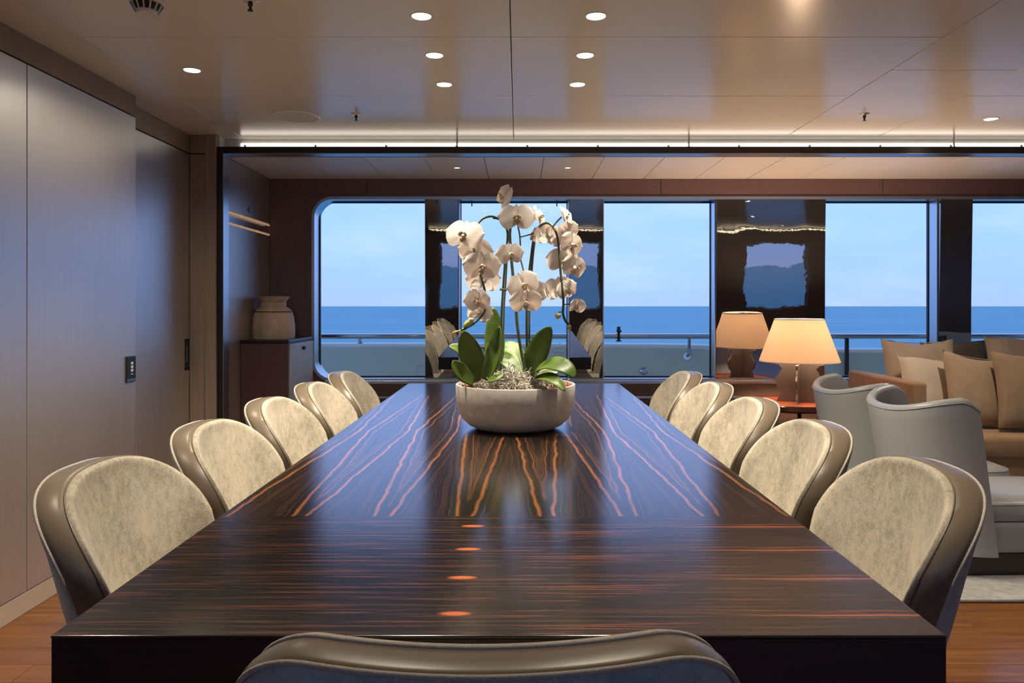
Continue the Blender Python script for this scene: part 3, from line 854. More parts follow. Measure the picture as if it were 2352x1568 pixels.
def loft(rings, close_last=None):
    V, F = [], []
    k = len(rings[0])
    for r in rings: V += r
    for a in range(len(rings) - 1):
        for i in range(k):
            j = (i + 1) % k
            F.append((a * k + i, a * k + j, (a + 1) * k + j, (a + 1) * k + i))
    if close_last is not None:
        V.append(close_last); c = len(V) - 1; a = len(rings) - 1
        for i in range(k):
            F.append((a * k + i, a * k + (i + 1) % k, c))
    return V, F
def flip(VF): return VF[0], [f[::-1] for f in VF[1]]

def seat_ring(w, y0, y1, z, r=0.10, n=8):
    pts, _ = rrect(-w, w, y0, y1, r, n)
    return [(x, y, z) for x, y in pts]

def make_chair(label, kind):
    KIND[0] = kind; KIND[1] = outline_side() if kind == 'side' else outline_end()
    t = thing('dining_chair', label, 'chair', group='velvet dining chairs')
    # front velvet cushion, slightly dished with a rolled edge
    rings = [ringpts(0.955, 0.997, 0.006), ringpts(0.955, 0.997, -0.006), ringpts(0.947, 0.992, -0.011), ringpts(0.90, 0.965, -0.0145), ringpts(0.83, 0.93, -0.0115)]
    for s in (0.72, 0.55, 0.36, 0.18):
        rings.append(ringpts(s, min(0.93, s * 1.10), -0.010 + 0.018 * (0.83 - s)))
    fp = obj('backrest_front', flip(loft(rings, bmap(0, ZC, 0.005))), M['velvet'], t, smooth=True)
    obj('front_seam', tube(ringpts(0.958, 0.999, 0.003), 0.0022, 6, True), M['taupe'], fp, smooth=True)
    # leather band
    rings = [ringpts(0.93, 0.98, 0.004), ringpts(0.962, 0.999, 0.006), ringpts(0.982, 1.0, 0.022), ringpts(0.997, 0.996, 0.045), ringpts(1.005, 0.985, 0.068), ringpts(1.005, 0.968, 0.086), ringpts(0.975, 0.95, 0.090)]
    obj('leather_band', flip(loft(rings)), M['taupe'], t, smooth=True, auto=60)
    rings = [ringpts(0.988, 0.962, 0.086), ringpts(0.975, 0.955, 0.094), ringpts(0.92, 0.925, 0.100)]
    for s in (0.75, 0.5, 0.25):
        rings.append(ringpts(s, s, 0.103))
    if kind == 'end':
        obj('piping', tube(ringpts(0.962, 1.0, 0.004), 0.0034, 7, True), M['piping'], fp, smooth=True)
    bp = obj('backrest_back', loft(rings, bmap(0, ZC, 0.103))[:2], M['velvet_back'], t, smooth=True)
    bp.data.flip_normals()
    obj('piping', tube(ringpts(1.0, 0.966, 0.090), 0.0036, 7, True), M['piping'], bp, smooth=True)
    # seat
    rings = [seat_ring(0.20, -0.20, 0.24, 0.375, 0.07), seat_ring(0.235, -0.22, 0.275, 0.385, 0.09), seat_ring(0.25, -0.225, 0.285, 0.42, 0.10), seat_ring(0.245, -0.22, 0.28, 0.455, 0.10), seat_ring(0.22, -0.20, 0.255, 0.474, 0.09), seat_ring(0.12, -0.1, 0.15, 0.484, 0.05)]
    st_ = obj('seat', merge(loft(rings, (0, 0.02, 0.485)), ([*rings[0]], [tuple(range(len(rings[0]) - 1, -1, -1))])), M['velvet'], t, smooth=True, auto=50)
    obj('seat_band', loft([seat_ring(0.20, -0.20, 0.24, 0.335, 0.07), seat_ring(0.243, -0.222, 0.28, 0.345, 0.095), seat_ring(0.253, -0.227, 0.288, 0.39, 0.10), seat_ring(0.252, -0.226, 0.287, 0.415, 0.10)]), M['taupe'], t, smooth=True, auto=50)
    for sx in (-1, 1):
        for (ya, yb) in ((0.20, 0.215), (-0.18, -0.235)):
            obj('leg', tube([(sx * 0.175, ya, 0.36), (sx * 0.195, (ya + yb) / 2, 0.18), (sx * 0.205, yb, 0.0)], [0.020, 0.017, 0.012], 10), M['legs'], t, smooth=True, auto=50)
    return t

def children(o): return [c for c in bpy.data.objects if c.parent == o]
def dup(root, label):
    r = root.copy(); COL.objects.link(r); r['label'] = label
    for ch in KIDS[root.name]:
        c = ch[0].copy(); COL.objects.link(c); c.parent = r
        for gch in ch[1]:
            d = gch.copy(); COL.objects.link(d); d.parent = c
    return r
KIDS = {}
def remember(root):
    KIDS[root.name] = [(c, children(c)) for c in children(root)]

end_chair = make_chair('velvet dining chair seen from behind in the foreground, at the near end of the table', 'end')
end_chair.location = (-0.04, 1.128, 0); end_chair.rotation_euler = (0, 0, 0.022)
chair0 = make_chair('', 'side')
remember(chair0)
ordn = ['nearest', 'second', 'third', 'fourth', 'farthest']
side_lab = {
 'L': ['beige velvet dining chair nearest the viewer in the row along the left wall', 'second beige velvet dining chair in the row on the left wall side',
       'third beige velvet dining chair in the left row, halfway along the table', 'fourth beige velvet dining chair in the left row, in front of the silver cabinet door',
       'farthest beige velvet dining chair in the left row, beside the rounded window'],
 'R': ['beige velvet dining chair nearest the viewer in the row on the armchair side', 'second beige velvet dining chair in the right row, before the grey armchairs',
       'third beige velvet dining chair in the right row, halfway along the table', 'fourth beige velvet dining chair in the right row, near the table lamp',
       'farthest beige velvet dining chair in the right row, nearest the windows']}
for i in range(5):
    if i == 0: c = chair0; c['label'] = side_lab['L'][0]
    else: c = dup(chair0, side_lab['L'][i])
    c.location = (-0.73 + random.uniform(-.006, .006), 1.84 + 0.638 * i, 0); c.rotation_euler = (0, 0, -math.pi / 2 + random.uniform(-.015, .015))
    c = dup(chair0, side_lab['R'][i]); c.location = (0.695 + random.uniform(-.006, .006), 1.84 + 0.638 * i, 0); c.rotation_euler = (0, 0, math.pi / 2 + random.uniform(-.015, .015))

# ------------------------------------------------------------------ planter and orchids
PX, PY = -0.011, 3.2
pot = thing('planter_bowl', 'wide grey-brown stoneware bowl holding the orchids on the table', 'planter', (PX, PY, TZ))
obj('bowl', lathe([(0, 0.002), (0.150, 0.002), (0.165, 0.004), (0.195, 0.018), (0.225, 0.045), (0.242, 0.08), (0.249, 0.12), (0.2505, 0.183), (0.2485, 0.186), (0.243, 0.186), (0.241, 0.182), (0.238, 0.13), (0.20, 0.13), (0, 0.13)], 72), M['stone'], pot, smooth=True, auto=60)
obj('foot', lathe([(0, 0), (0.045, 0), (0.045, 0.003)], 24), M['black'], pot)
sv = []
for k in range(90):
    a = random.uniform(0, 2 * math.pi); r = 0.235 * math.sqrt(random.random())
    M4 = Matrix.Translation((r * math.cos(a), r * math.sin(a), 0.155 + random.uniform(0, 0.025))) @ Euler((random.uniform(0, 6), random.uniform(0, 6), random.uniform(0, 6))).to_matrix().to_4x4()
    s = random.uniform(0.010, 0.022)
    sv.append(xform(rbox(-s, s, -s * 0.7, s * 0.7, -s * 0.5, s * 0.5, s * 0.15, 1), M4))
bk = obj('bark_chips', merge(*sv), M['soil'], pot); bk['kind'] = 'stuff'
obj('potting_mix', lathe([(0.239, 0.155), (0.20, 0.165), (0.1, 0.172), (0, 0.175)], 32), M['soil'], pot, smooth=True)
sv = []
def mound(x, y):
    q = math.exp(-((x + 0.02) / 0.10) ** 2 - ((y + 0.06) / 0.11) ** 2)
    return 0.168 + 0.055 * q
for k in range(900):
    for _ in range(30):
        x_ = random.gauss(-0.01, 0.10); y_ = random.gauss(-0.09, 0.085)
        if math.hypot(x_, y_) < 0.228: break
    z_ = mound(x_, y_) + random.uniform(-0.01, 0.012)
    p = Vector((x_, y_, z_)); dvec = Vector((random.gauss(0, 1), random.gauss(0, 1), random.gauss(0, 0.5))).normalized()
    ax = Vector((random.gauss(0, 1), random.gauss(0, 1), random.gauss(0, 1))).normalized()
    pts = [p.copy()]; curl = random.uniform(0.3, 0.9) * random.choice((-1, 1))
    for s in range(8):
        dvec = Matrix.Rotation(curl, 3, ax) @ dvec
        p = p + dvec * random.uniform(0.006, 0.011)
        if math.hypot(p.x, p.y) > 0.236: break
        pts.append(p.copy())
    if len(pts) > 3: sv.append(tube(pts, random.uniform(0.0012, 0.0021), 3, caps=False))
ms = obj('dry_moss', merge(*sv), M['moss'], pot, smooth=True); ms['kind'] = 'stuff'

# flower prototype: throat mesh with petals, sepals and lip as children
def petal_grid(length, width, base, cup, tipround=1.0, nu=8, nv=7, fold=0.0):
    V, F = [], []
    for i in range(nu + 1):
        u = i / nu
        w = width * (base * (1 - u) ** 2 + (math.sin(math.pi * (0.06 + 0.94 * u) ** 0.95) ** 0.52 if 0 < u < 1 else (0.10 if u == 0 else 0.02)))
        for j in range(nv + 1):
            v = -1 + 2 * j / nv
            yy = u * length - 0.06 * length * (v * v) * (1 if u > .5 else 0)
            xx = v * w
            zz = -cup * u * u - 0.10 * width * v * v + fold * (1 - abs(v)) * (1 - u) * 0.3 + 0.02 * math.sin(5 * v + 7 * u)
            V.append((xx, yy, zz))
    for i in range(nu):
        for j in range(nv):
            a = i * (nv + 1) + j
            F.append((a, a + 1, a + nv + 2, a + nv + 1))
    return V, F
def flower_meshes():
    d = {}
    d['petal'] = petal_grid(0.98, 0.62, 0.10, 0.10, fold=0.10)
    d['sepal'] = petal_grid(0.74, 0.27, 0.15, 0.16)
    th = lathe([(0.0, 0.30), (0.05, 0.29), (0.085, 0.22), (0.09, 0.12), (0.11, 0.02), (0.13, -0.05), (0.0, -0.08)], 12)
    d['throat'] = xform(th, Matrix.Rotation(math.radians(25), 4, 'X'))
    lobes = []
    for s in (-1, 1):
        lobes.append(xform(petal_grid(0.30, 0.12, 0.2, -0.10, nu=5, nv=4), Matrix.Translation((s * 0.07, -0.06, 0.10)) @ Matrix.Rotation(s * math.radians(-35), 4, 'Z') @ Matrix.Rotation(math.radians(50), 4, 'X')))
    lobes.append(xform(petal_grid(0.34, 0.13, 0.3, 0.12, nu=5, nv=4), Matrix.Translation((0, -0.08, 0.08)) @ Matrix.Rotation(math.pi, 4, 'Z') @ Matrix.Rotation(math.radians(35), 4, 'X')))
    d['lip'] = merge(*lobes)
    return d
FM = flower_meshes()
FME = {}
for k, vf in FM.items():
    me = bpy.data.meshes.new(k); me.from_pydata([tuple(v) for v in vf[0]], [], vf[1]); me.update()
    me.polygons.foreach_set('use_smooth', [True] * len(me.polygons))
    me.materials.append(M['lip'] if k == 'lip' else M['petal'])
    FME[k] = me
def add_flower(parent, base, pos, rad, yaw, pitch, roll, open_=1.0):
    """yaw: + turns to the viewer's right; pitch: + looks up; roll in the picture plane"""
    f = bpy.data.objects.new('flower', FME['throat']); COL.objects.link(f); f.parent = parent
    R = Matrix.Rotation(math.radians(yaw), 4, 'Z') @ Matrix.Rotation(math.radians(90 - pitch), 4, 'X') @ Matrix.Rotation(math.radians(roll), 4, 'Z')
    f.matrix_local = Matrix.Translation(Vector(pos) - Vector(base)) @ R @ Matrix.Scale(rad, 4)
    def ch(nm, me, M4):
        o = bpy.data.objects.new(nm, FME[me]); COL.objects.link(o); o.parent = f; o.matrix_local = M4
    cl_ = (1 - open_) * 60
    for ang, z in ((0, -0.03), (128, -0.035), (-128, -0.035)):
        ch('sepal', 'sepal', Matrix.Rotation(math.radians(ang + random.uniform(-6, 6)), 4, 'Z') @ Matrix.Translation((0, 0.03, z)) @ Matrix.Rotation(math.radians(-2 + cl_ + random.uniform(-6, 10)), 4, 'X'))
    for s in (1, -1):
        ch('petal', 'petal', Matrix.Rotation(math.radians(s * (80 + random.uniform(-5, 5))), 4, 'Z') @ Matrix.Translation((0, 0.03, 0.0)) @ Matrix.Rotation(math.radians(4 + cl_ + random.uniform(-7, 9)), 4, 'X'))
    ch('lip', 'lip', Matrix.Identity(4))
    return f

def leaf(parent, base, pts, width, nrm=(0, -1, 0.5), fold=0.25, name='leaf'):
    path = spline(pts, 16)
    n = len(path)
    nv = 6
    V, F = [], []
    for i, p in enumerate(path):
        u = i / (n - 1)
        t = (path[min(i + 1, n - 1)] - path[max(i - 1, 0)]).normalized()
        nn = Vector(nrm)
        side = t.cross(nn)
        side = side.normalized() if side.length > 1e-4 else Vector((1, 0, 0))
        up = side.cross(t).normalized()
        w = width * (0.34 * (1 - u) + (math.sin(math.pi * min(1, 0.10 + 0.90 * u) ** 1.15)) ** 0.75 * (1 - 0.15 * (1 - u)))
        if u > 0.985: w = width * 0.04
        for j in range(nv + 1):
            v = -1 + 2 * j / nv
            V.append(p + side * (w * v) + up * (fold * w * (abs(v) ** 1.3)) - Vector(base))
    m = nv + 1
    for i in range(n - 1):
        for j in range(nv):
            a = i * m + j
            F.append((a, a + 1, a + m + 1, a + m))
    o = obj(name, (V, F), M['leaf'], parent, smooth=True)
    md = o.modifiers.new('thickness', 'SOLIDIFY'); md.thickness = 0.003
    return o

def stem(parent, base, pts, r=0.004, m='stem', name='stem', nseg=40):
    path = [p - Vector(base) for p in spline(pts, nseg)]
    r *= 1.12
    return obj(name, tube(path, r, 8), M[m], parent, smooth=True)
PPX = 3.2 / FPX
def orch(label, x, y):
    return thing('orchid_plant', label, 'orchid', (PX + x, PY + y, TZ + 0.165), 0, 'white orchids in the bowl')

o1 = orch('white orchid with spray arching over to the left of the bowl', -0.09, 0.0); b1 = o1.location.copy()
o2 = orch('white orchid with upright centre spray and low facing blooms', 0.02, -0.02); b2 = o2.location.copy()
o3 = orch('white orchid with spray arching down on the right of the bowl', 0.06, 0.0); b3 = o3.location.copy()
# left spray
stem(o1, b1, [P(1135, 872, 3.22), P(1148, 800, 3.22), P(1153, 700, 3.22), P(1160, 600, 3.22), P(1166, 540, 3.21), P(1158, 514, 3.20), P(1142, 501, 3.19), P(1124, 497, 3.17), P(1104, 506, 3.15), P(1090, 530, 3.12), P(1088, 570, 3.10), P(1096, 610, 3.10), P(1108, 645, 3.10), P(1116, 680, 3.11), P(1116, 705, 3.11), P(1106, 726, 3.10), P(1085, 745, 3.08), P(1060, 758, 3.07)], 0.0042, nseg=90)
stem(o1, b1, [P(1148, 870, 3.24), P(1156, 760, 3.24), P(1158, 700, 3.24), P(1163, 620, 3.24), P(1166, 530, 3.24)], 0.0036, 'stake', 'stake')
for py_ in (664, 500):
    xx_ = 1156 if py_ == 664 else 1140
    obj('stem_clip', tube([P(xx_ - 8, py_, 3.20) - b1, P(xx_ + 8, py_ + 2, 3.20) - b1], 0.005, 8), M['stem'], o1)
fl1 = [(1066, 540, 3.04, 47, -12, 12, -6, 1), (1092, 578, 3.12, 42, 168, 10, 8, 1), (1107, 612, 3.03, 44, 6, -6, 0, 1), (1110, 645, 3.13, 42, 172, -4, 4, 1),
       (1098, 690, 3.04, 36, -28, -12, 6, 0.8), (1100, 718, 3.12, 34, 160, -14, 10, 0.85)]
for px, py, d, r, ya, pi_, ro, op in fl1:
    add_flower(o1, b1, P(px, py, d), r * PPX, ya, pi_, ro, op)
def bud(parent, base, p0, p1, r, m='bud'):
    a, b = Vector(p0) - Vector(base), Vector(p1) - Vector(base)
    path = [a + (b - a) * t for t in (0, .1, .25, .45, .65, .85, 1)]
    obj('bud', tube(path, [r * q for q in (0.15, .55, .9, 1.0, .85, .5, .08)], 10), M[m], parent, smooth=True)
bud(o1, b1, P(1088, 732, 3.08), P(1063, 752, 3.07), 0.014)
bud(o1, b1, P(1070, 752, 3.08), P(1056, 766, 3.08), 0.009)
stem(o1, b1, [P(1075, 751, 3.075), P(1060, 758, 3.07), P(1050, 761, 3.07)], 0.003, 'bud', 'stem', 8)
bud(o1, b1, P(1053, 760, 3.07), P(1037, 766, 3.07), 0.0055, 'bud_tip')
# centre spray
stem(o2, b2, [P(1207, 855, 3.15), P(1196, 800, 3.15), P(1188, 745, 3.15), P(1183, 680, 3.16), P(1176, 610, 3.17), P(1171, 545, 3.18), P(1172, 520, 3.18), P(1172, 480, 3.18)], 0.0056)
stem(o2, b2, [P(1186, 505, 3.16), P(1193, 535, 3.16), P(1195, 560, 3.16), P(1195, 590, 3.15), P(1200, 612, 3.14), P(1206, 640, 3.12), P(1208, 680, 3.10)], 0.003)
stem(o2, b2, [P(1195, 544, 3.16), P(1212, 540, 3.16), P(1228, 535, 3.16)], 0.0025, nseg=8)
fl2 = [(1157, 452, 3.16, 38, -52, 18, -34, 1), (1187, 500, 3.07, 43, 2, 6, 0, 1), (1238, 497, 3.18, 33, 70, 12, -16, 0.9), (1226, 540, 3.16, 26, 115, -14, 14, 0.7), (1172, 584, 3.06, 34, 18, -8, 8, 0.95),
       (1203, 655, 3.06, 40, 6, -2, 26, 1), (1236, 668, 3.15, 32, 150, 2, 12, 1), (1208, 694, 3.02, 38, 4, -16, 0, 1)]
for px, py, d, r, ya, pi_, ro, op in fl2:
    add_flower(o2, b2, P(px, py, d), r * PPX, ya, pi_, ro, op)
# right spray
stem(o3, b3, [P(1211, 860, 3.20), P(1210, 780, 3.20), P(1210, 720, 3.20), P(1213, 650, 3.20), P(1220, 590, 3.20), P(1227, 545, 3.19), P(1240, 520, 3.18), P(1257, 512, 3.16), P(1272, 523, 3.14), P(1281, 548, 3.12), P(1285, 590, 3.10), P(1289, 640, 3.09), P(1294, 690, 3.08), P(1293, 718, 3.08), P(1298, 735, 3.08), P(1306, 745, 3.08)], 0.0046, nseg=90)
stem(o3, b3, [P(1217, 860, 3.21), P(1216, 720, 3.21), P(1223, 600, 3.21), P(1230, 540, 3.21)], 0.0040, 'stake', 'stake')
obj('stem_clip', tube([P(1203, 812, 3.18) - b3, P(1219, 813, 3.18) - b3], 0.005, 8), M['soil'], o3)
stem(o3, b3, [P(1270, 520, 3.14), P(1280, 508, 3.14), P(1290, 498, 3.14)], 0.003, nseg=8)
stem(o3, b3, [P(1294, 700, 3.08), P(1306, 698, 3.06), P(1318, 700, 3.04)], 0.0025, nseg=8)
stem(o3, b3, [P(1293, 718, 3.08), P(1286, 716, 3.08), P(1281, 720, 3.08)], 0.002, nseg=8)
fl3 = [(1297, 497, 3.12, 34, 62, 26, 8, 0.75), (1262, 542, 3.17, 38, 176, -4, 10, 1), (1306, 530, 3.16, 30, 140, 6, -10, 1), (1313, 562, 3.05, 36, 42, -10, -18, 1),
       (1292, 600, 3.14, 40, 165, -6, 6, 1), (1318, 614, 3.04, 36, 38, -12, -6, 0.9), (1284, 664, 3.13, 38, 190, -6, -6, 0.95), (1302, 665, 3.10, 30, 30, 0, 20, 0.9), (1322, 702, 3.03, 24, 26, -14, -8, 0.45)]
for px, py, d, r, ya, pi_, ro, op in fl3:
    add_flower(o3, b3, P(px, py, d), r * PPX, ya, pi_, ro, op)
bud(o3, b3, P(1283, 718, 3.08), P(1280, 733, 3.08), 0.013)
bud(o3, b3, P(1306, 744, 3.08), P(1309, 760, 3.08), 0.009)
# leaves (side leaves first)
leaf(o1, b1, [P(1102, 872, 3.12), P(1090, 835, 3.10), P(1076, 795, 3.06), P(1066, 760, 3.03)], 0.044, (-0.1, -1, 0.25), 0.18)
leaf(o1, b1, [P(1096, 868, 3.16), P(1078, 830, 3.17), P(1055, 803, 3.16), P(1032, 795, 3.14)], 0.030, (0.1, -0.8, 0.9), 0.2)
leaf(o1, b1, [P(1088, 876, 3.08), P(1068, 862, 3.05), P(1052, 845, 3.03), P(1041, 828, 3.02)], 0.030, (0.2, -1, 0.5), 0.2)
leaf(o1, b1, [P(1098, 876, 3.13), P(1084, 850, 3.12), P(1074, 825, 3.11)], 0.024, (0, -1, 0.4), 0.2)
leaf(o1, b1, [P(1128, 870, 3.25), P(1136, 810, 3.27), P(1136, 755, 3.28), P(1133, 705, 3.28)], 0.040, (-0.2, -1, 0.1), 0.2)
leaf(o1, b1, [P(1118, 874, 3.05), P(1132, 835, 3.04), P(1142, 795, 3.04), P(1147, 748, 3.05)], 0.032, (-0.75, -1, 0.1), 0.55)
leaf(o1, b1, [P(1120, 874, 3.02), P(1138, 868, 2.99), P(1156, 858, 3.0)], 0.014, (0, -0.8, 0.7), 0.3)
leaf(o2, b2, [P(1195, 862, 3.28), P(1186, 825, 3.32), P(1172, 798, 3.36), P(1155, 788, 3.40)], 0.042, (0.4, -1, 0.4), 0.2)
leaf(o2, b2, [P(1190, 870, 3.18), P(1178, 842, 3.22), P(1164, 822, 3.26), P(1146, 812, 3.3)], 0.036, (0.3, -1, 0.1), 0.2)
leaf(o3, b3, [P(1216, 860, 3.18), P(1228, 825, 3.16), P(1246, 785, 3.13), P(1265, 750, 3.10)], 0.044, (-0.25, -1, 0.25), 0.18)
leaf(o3, b3, [P(1220, 872, 3.12), P(1238, 845, 3.06), P(1268, 834, 2.99), P(1302, 845, 2.94), P(1322, 866, 2.93)], 0.040, (-0.1, -0.75, 1.0), 0.10)
leaf(o3, b3, [P(1224, 872, 3.06), P(1250, 866, 2.98), P(1276, 874, 2.92), P(1297, 897, 2.89)], 0.024, (0.05, -0.9, 0.8), 0.3)
leaf(o3, b3, [P(1230, 868, 3.14), P(1255, 858, 3.16), P(1282, 852, 3.18)], 0.022, (0, -0.8, 0.8), 0.2)

# ------------------------------------------------------------------ lounge: rug, side table, lamp, armchairs, sofa
rug = tag(obj('rug', rbox(1.45, 6.4, 3.235, 4.86, 0.001, 0.016, 0.006, 2), M['rug'], smooth=True, auto=40), 'pale grey-beige pile rug under the armchairs', 'rug')
rug.name = 'rug'

STZ = CAMH - 0.663
sx_, sy_ = 1.93, 5.33
stb = thing('side_table', 'round dark red lacquer side table with lower tier under the lamp', 'side table', (sx_, sy_, 0))
obj('table_top', lathe([(0, STZ - 0.05), (0.28, STZ - 0.05), (0.325, STZ - 0.035), (0.335, STZ - 0.006), (0.332, STZ), (0.322, STZ - 0.004), (0, STZ - 0.004)], 64), M['rosewood'], stb, smooth=True, auto=40)
obj('lamp_pool_disc', lathe([(0, STZ - 0.0035), (0.295, STZ - 0.0035), (0.295, STZ - 0.0039)], 64), M['lamp_pool'], stb)  # thin disc carrying the painted lamp light
obj('lower_tier', shift(lathe([(0, 0.40), (0.25, 0.40), (0.262, 0.415), (0.262, 0.43), (0.255, 0.43), (0.25, 0.424), (0, 0.424)], 56), 0.10, -0.12), M['rosewood'], stb, smooth=True, auto=40)
for a in (60, 180, 300):
    obj('leg', tube([(0.21 * math.cos(math.radians(a)), 0.21 * math.sin(math.radians(a)), STZ - 0.05), (0.23 * math.cos(math.radians(a)), 0.23 * math.sin(math.radians(a)), 0.0)], 0.014, 10), M['rosewood'], stb, smooth=True)

lx_, ly_ = 1.955, 5.3
lamp = thing('table_lamp', 'lit table lamp with cream cone shade and wavy crossed plate base', 'lamp', (lx_, ly_, STZ - 0.0035))
def wavy(h, n=30):
    prof = []
    for k in range(n + 1):
        u = k / n
        # bottom flare, waist, belly, neck, top flare
        pts = [(0, .150), (.08, .140), (.25, .118), (.42, .150), (.58, .162), (.75, .130), (.88, .112), (.96, .128), (1.0, .165)]
        for (a, wa), (b, wb_) in zip(pts[:-1], pts[1:]):
            if a <= u <= b:
                w = wa + (wb_ - wa) * sm(0, 1, (u - a) / (b - a)); break
        prof.append((w, u * h))
    return prof
def plate(ang):
    pr = wavy(0.262)
    poly = [(w, z) for w, z in pr] + [(-w, z) for w, z in pr[::-1]]
    return xform(prism_y(poly, -0.006, 0.006), Matrix.Rotation(math.radians(ang), 4, 'Z'))
obj('base_plate', plate(-27), M['lamp_metal'], lamp)
obj('base_plate', plate(63), M['lamp_metal'], lamp)
obj('stem_rod', lathe([(0, 0.26), (0.008, 0.26), (0.008, 0.40), (0, 0.40)], 12), M['steel'], lamp)
sh = obj('lamp_shade', lathe([(0.2665, 0.281), (0.268, 0.285), (0.164, 0.576), (0.162, 0.578), (0.160, 0.576), (0.264, 0.285)], 64), M['shade'], lamp, smooth=True, auto=50)
obj('shade_trim', lathe([(0.2675, 0.279), (0.2700, 0.280), (0.2690, 0.286), (0.2660, 0.286)], 64), M['white'], sh, smooth=True)
obj('shade_trim', lathe([(0.1655, 0.572), (0.1655, 0.579), (0.1600, 0.579), (0.1600, 0.572)], 64), M['white'], sh, smooth=True)
obj('shade_spider', merge(tube([(-0.16, 0, 0.570), (0.16, 0, 0.570)], 0.002, 6), tube([(0, -0.16, 0.570), (0, 0.16, 0.570)], 0.002, 6), lathe([(0, 0.560), (0.02, 0.560), (0.02, 0.578), (0, 0.578)], 12)), M['steel'], sh)
bl = obj('bulb', lathe([(0, 0.39), (0.014, 0.39), (0.016, 0.41), (0.026, 0.425), (0.028, 0.44), (0.018, 0.455), (0, 0.458)], 16), mat('bulb_glow', (1, 1, 1), 0.5, emis=(1, 0.66, 0.34), emis_s=6), lamp, smooth=True)
ld = bpy.data.lights.new('lamp_bulb_light', 'POINT'); ld.energy = 52; ld.color = (1.0, 0.66, 0.43); ld.shadow_soft_size = 0.04
lo = bpy.data.objects.new('lamp_bulb_light', ld); COL.objects.link(lo); lo.parent = lamp; lo.location = (0.0, 0.0, 0.49)

# --- tub armchairs (local front = +y)
def make_armchair(label):
    t = thing('armchair', label, 'armchair', group='grey leather armchairs')
    NA, NZr = 40, 12
    zb = 0.12
    def path(ph, z, off):
        q = (z - zb) / (0.80 - zb)
        a = 0.325 - 0.02 * (1 - q); b = 0.30 - 0.07 * (1 - q)
        s, c = math.sin(ph), math.cos(ph)
        x = (a - off) * math.copysign(abs(s) ** 0.80, s)
        y = -(b - off) * (abs(c) ** 0.80) + 0.10 * (1 - q) * abs(s) + 0.02
        return x, y
    def ztop(ph): return 0.785 + 0.062 * abs(math.sin(ph)) ** 2.2
    TH = 0.046
    prof = []      # (off, zfrac-kind)
    rings = []
    for i in range(NA + 1):
        ph = -math.pi / 2 + math.pi * i / NA
        zt = ztop(ph)
        # soften the wing tips
        tip = 1 - min(1, (math.pi / 2 - abs(ph)) / 0.16)
        zt -= 0.045 * max(0, tip) ** 2
        col = []
        for k in range(NZr + 1):
            z = zb + (zt - 0.022 - zb) * k / NZr
            col.append((*path(ph, z, 0), z))
        for a in (30, 60, 90, 120, 150):
            off = TH / 2 - TH / 2 * math.cos(math.radians(a)); z = zt - 0.022 + 0.022 * math.sin(math.radians(a))
            col.append((*path(ph, z, off), z))
        for k in range(NZr, -1, -2):
            z = 0.30 + (zt - 0.022 - 0.30) * k / NZr
            col.append((*path(ph, z, TH), z))
        rings.append(col)
    m = len(rings[0]); V = [p for c in rings for p in c]; F = []
    for i in range(NA):
        for k in range(m - 1):
            F.append((i * m + k, (i + 1) * m + k, (i + 1) * m + k + 1, i * m + k + 1))
    F.append(tuple(range(m))); F.append(tuple(NA * m + k for k in range(m - 1, -1, -1)))
    shl = obj('shell_back', (V, F), M['grey_leather'], t, smooth=True, auto=70)
    pipe = []
    for i in range(NA + 1):
        ph = -math.pi / 2 + math.pi * i / NA
        zt = ztop(ph); tip = 1 - min(1, (math.pi / 2 - abs(ph)) / 0.16); zt -= 0.045 * max(0, tip) ** 2
        z = zt - 0.022; x, y = path(ph, z, -0.001); pipe.append((x, y, z))
    obj('seam', tube(pipe, 0.0022, 6), M['grey_leather'], shl, smooth=True)
    # seat: D-shaped cushion block running forward
    def dring(w, y0, y1, z, r):
        pts, _ = rrect(-w, w, y0, y1, r, 8)
        return [(x, y, z) for x, y in pts]
    low = [dring(0.250, -0.19, 0.70, 0.125, 0.14), dring(0.264, -0.20, 0.72, 0.14, 0.15), dring(0.268, -0.20, 0.73, 0.24, 0.15), dring(0.264, -0.20, 0.725, 0.262, 0.15), dring(0.255, -0.19, 0.71, 0.268, 0.14)]
    obj('seat_base', merge(loft(low), ([*low[0]], [tuple(range(len(low[0]) - 1, -1, -1))])), M['grey_leather'], t, smooth=True, auto=50)
    hi = [dring(0.250, -0.19, 0.71, 0.266, 0.14), dring(0.264, -0.2, 0.73, 0.276, 0.15), dring(0.270, -0.2, 0.74, 0.31, 0.15), dring(0.264, -0.2, 0.73, 0.345, 0.15), dring(0.235, -0.18, 0.68, 0.367, 0.13), dring(0.14, -0.1, 0.5, 0.378, 0.1)]
    cu_ = obj('seat_cushion', loft(hi, (0, 0.2, 0.38)), M['grey_leather'], t, smooth=True, auto=60)
    obj('seam', tube([(x * 1.0, y, 0.347) for x, y, z in dring(0.264, -0.2, 0.73, 0, 0.15)], 0.0022, 6, True), M['grey_leather'], cu_, smooth=True)
    obj('seam', tube([(-0.2705, 0.22, 0.13), (-0.2715, 0.22, 0.2), (-0.2705, 0.22, 0.262)], 0.002, 6), M['grey_leather'], cu_)
    obj('plinth', rbox(-0.24, 0.24, -0.12, 0.62, 0.017, 0.127, 0.01, 2), M['legs'], t)
    return t
ac0 = make_armchair('nearer grey leather tub armchair with its back to the dining chairs')
remember(ac0)
ac1 = dup(ac0, 'farther grey leather tub armchair beside the lamp table')
ac0.location = (2.05, 3.755, 0); ac0.rotation_euler = (0, 0, -math.pi / 2 + 0.03)
ac1.location = (2.03, 4.425, 0); ac1.rotation_euler = (0, 0, -math.pi / 2 + 0.05)

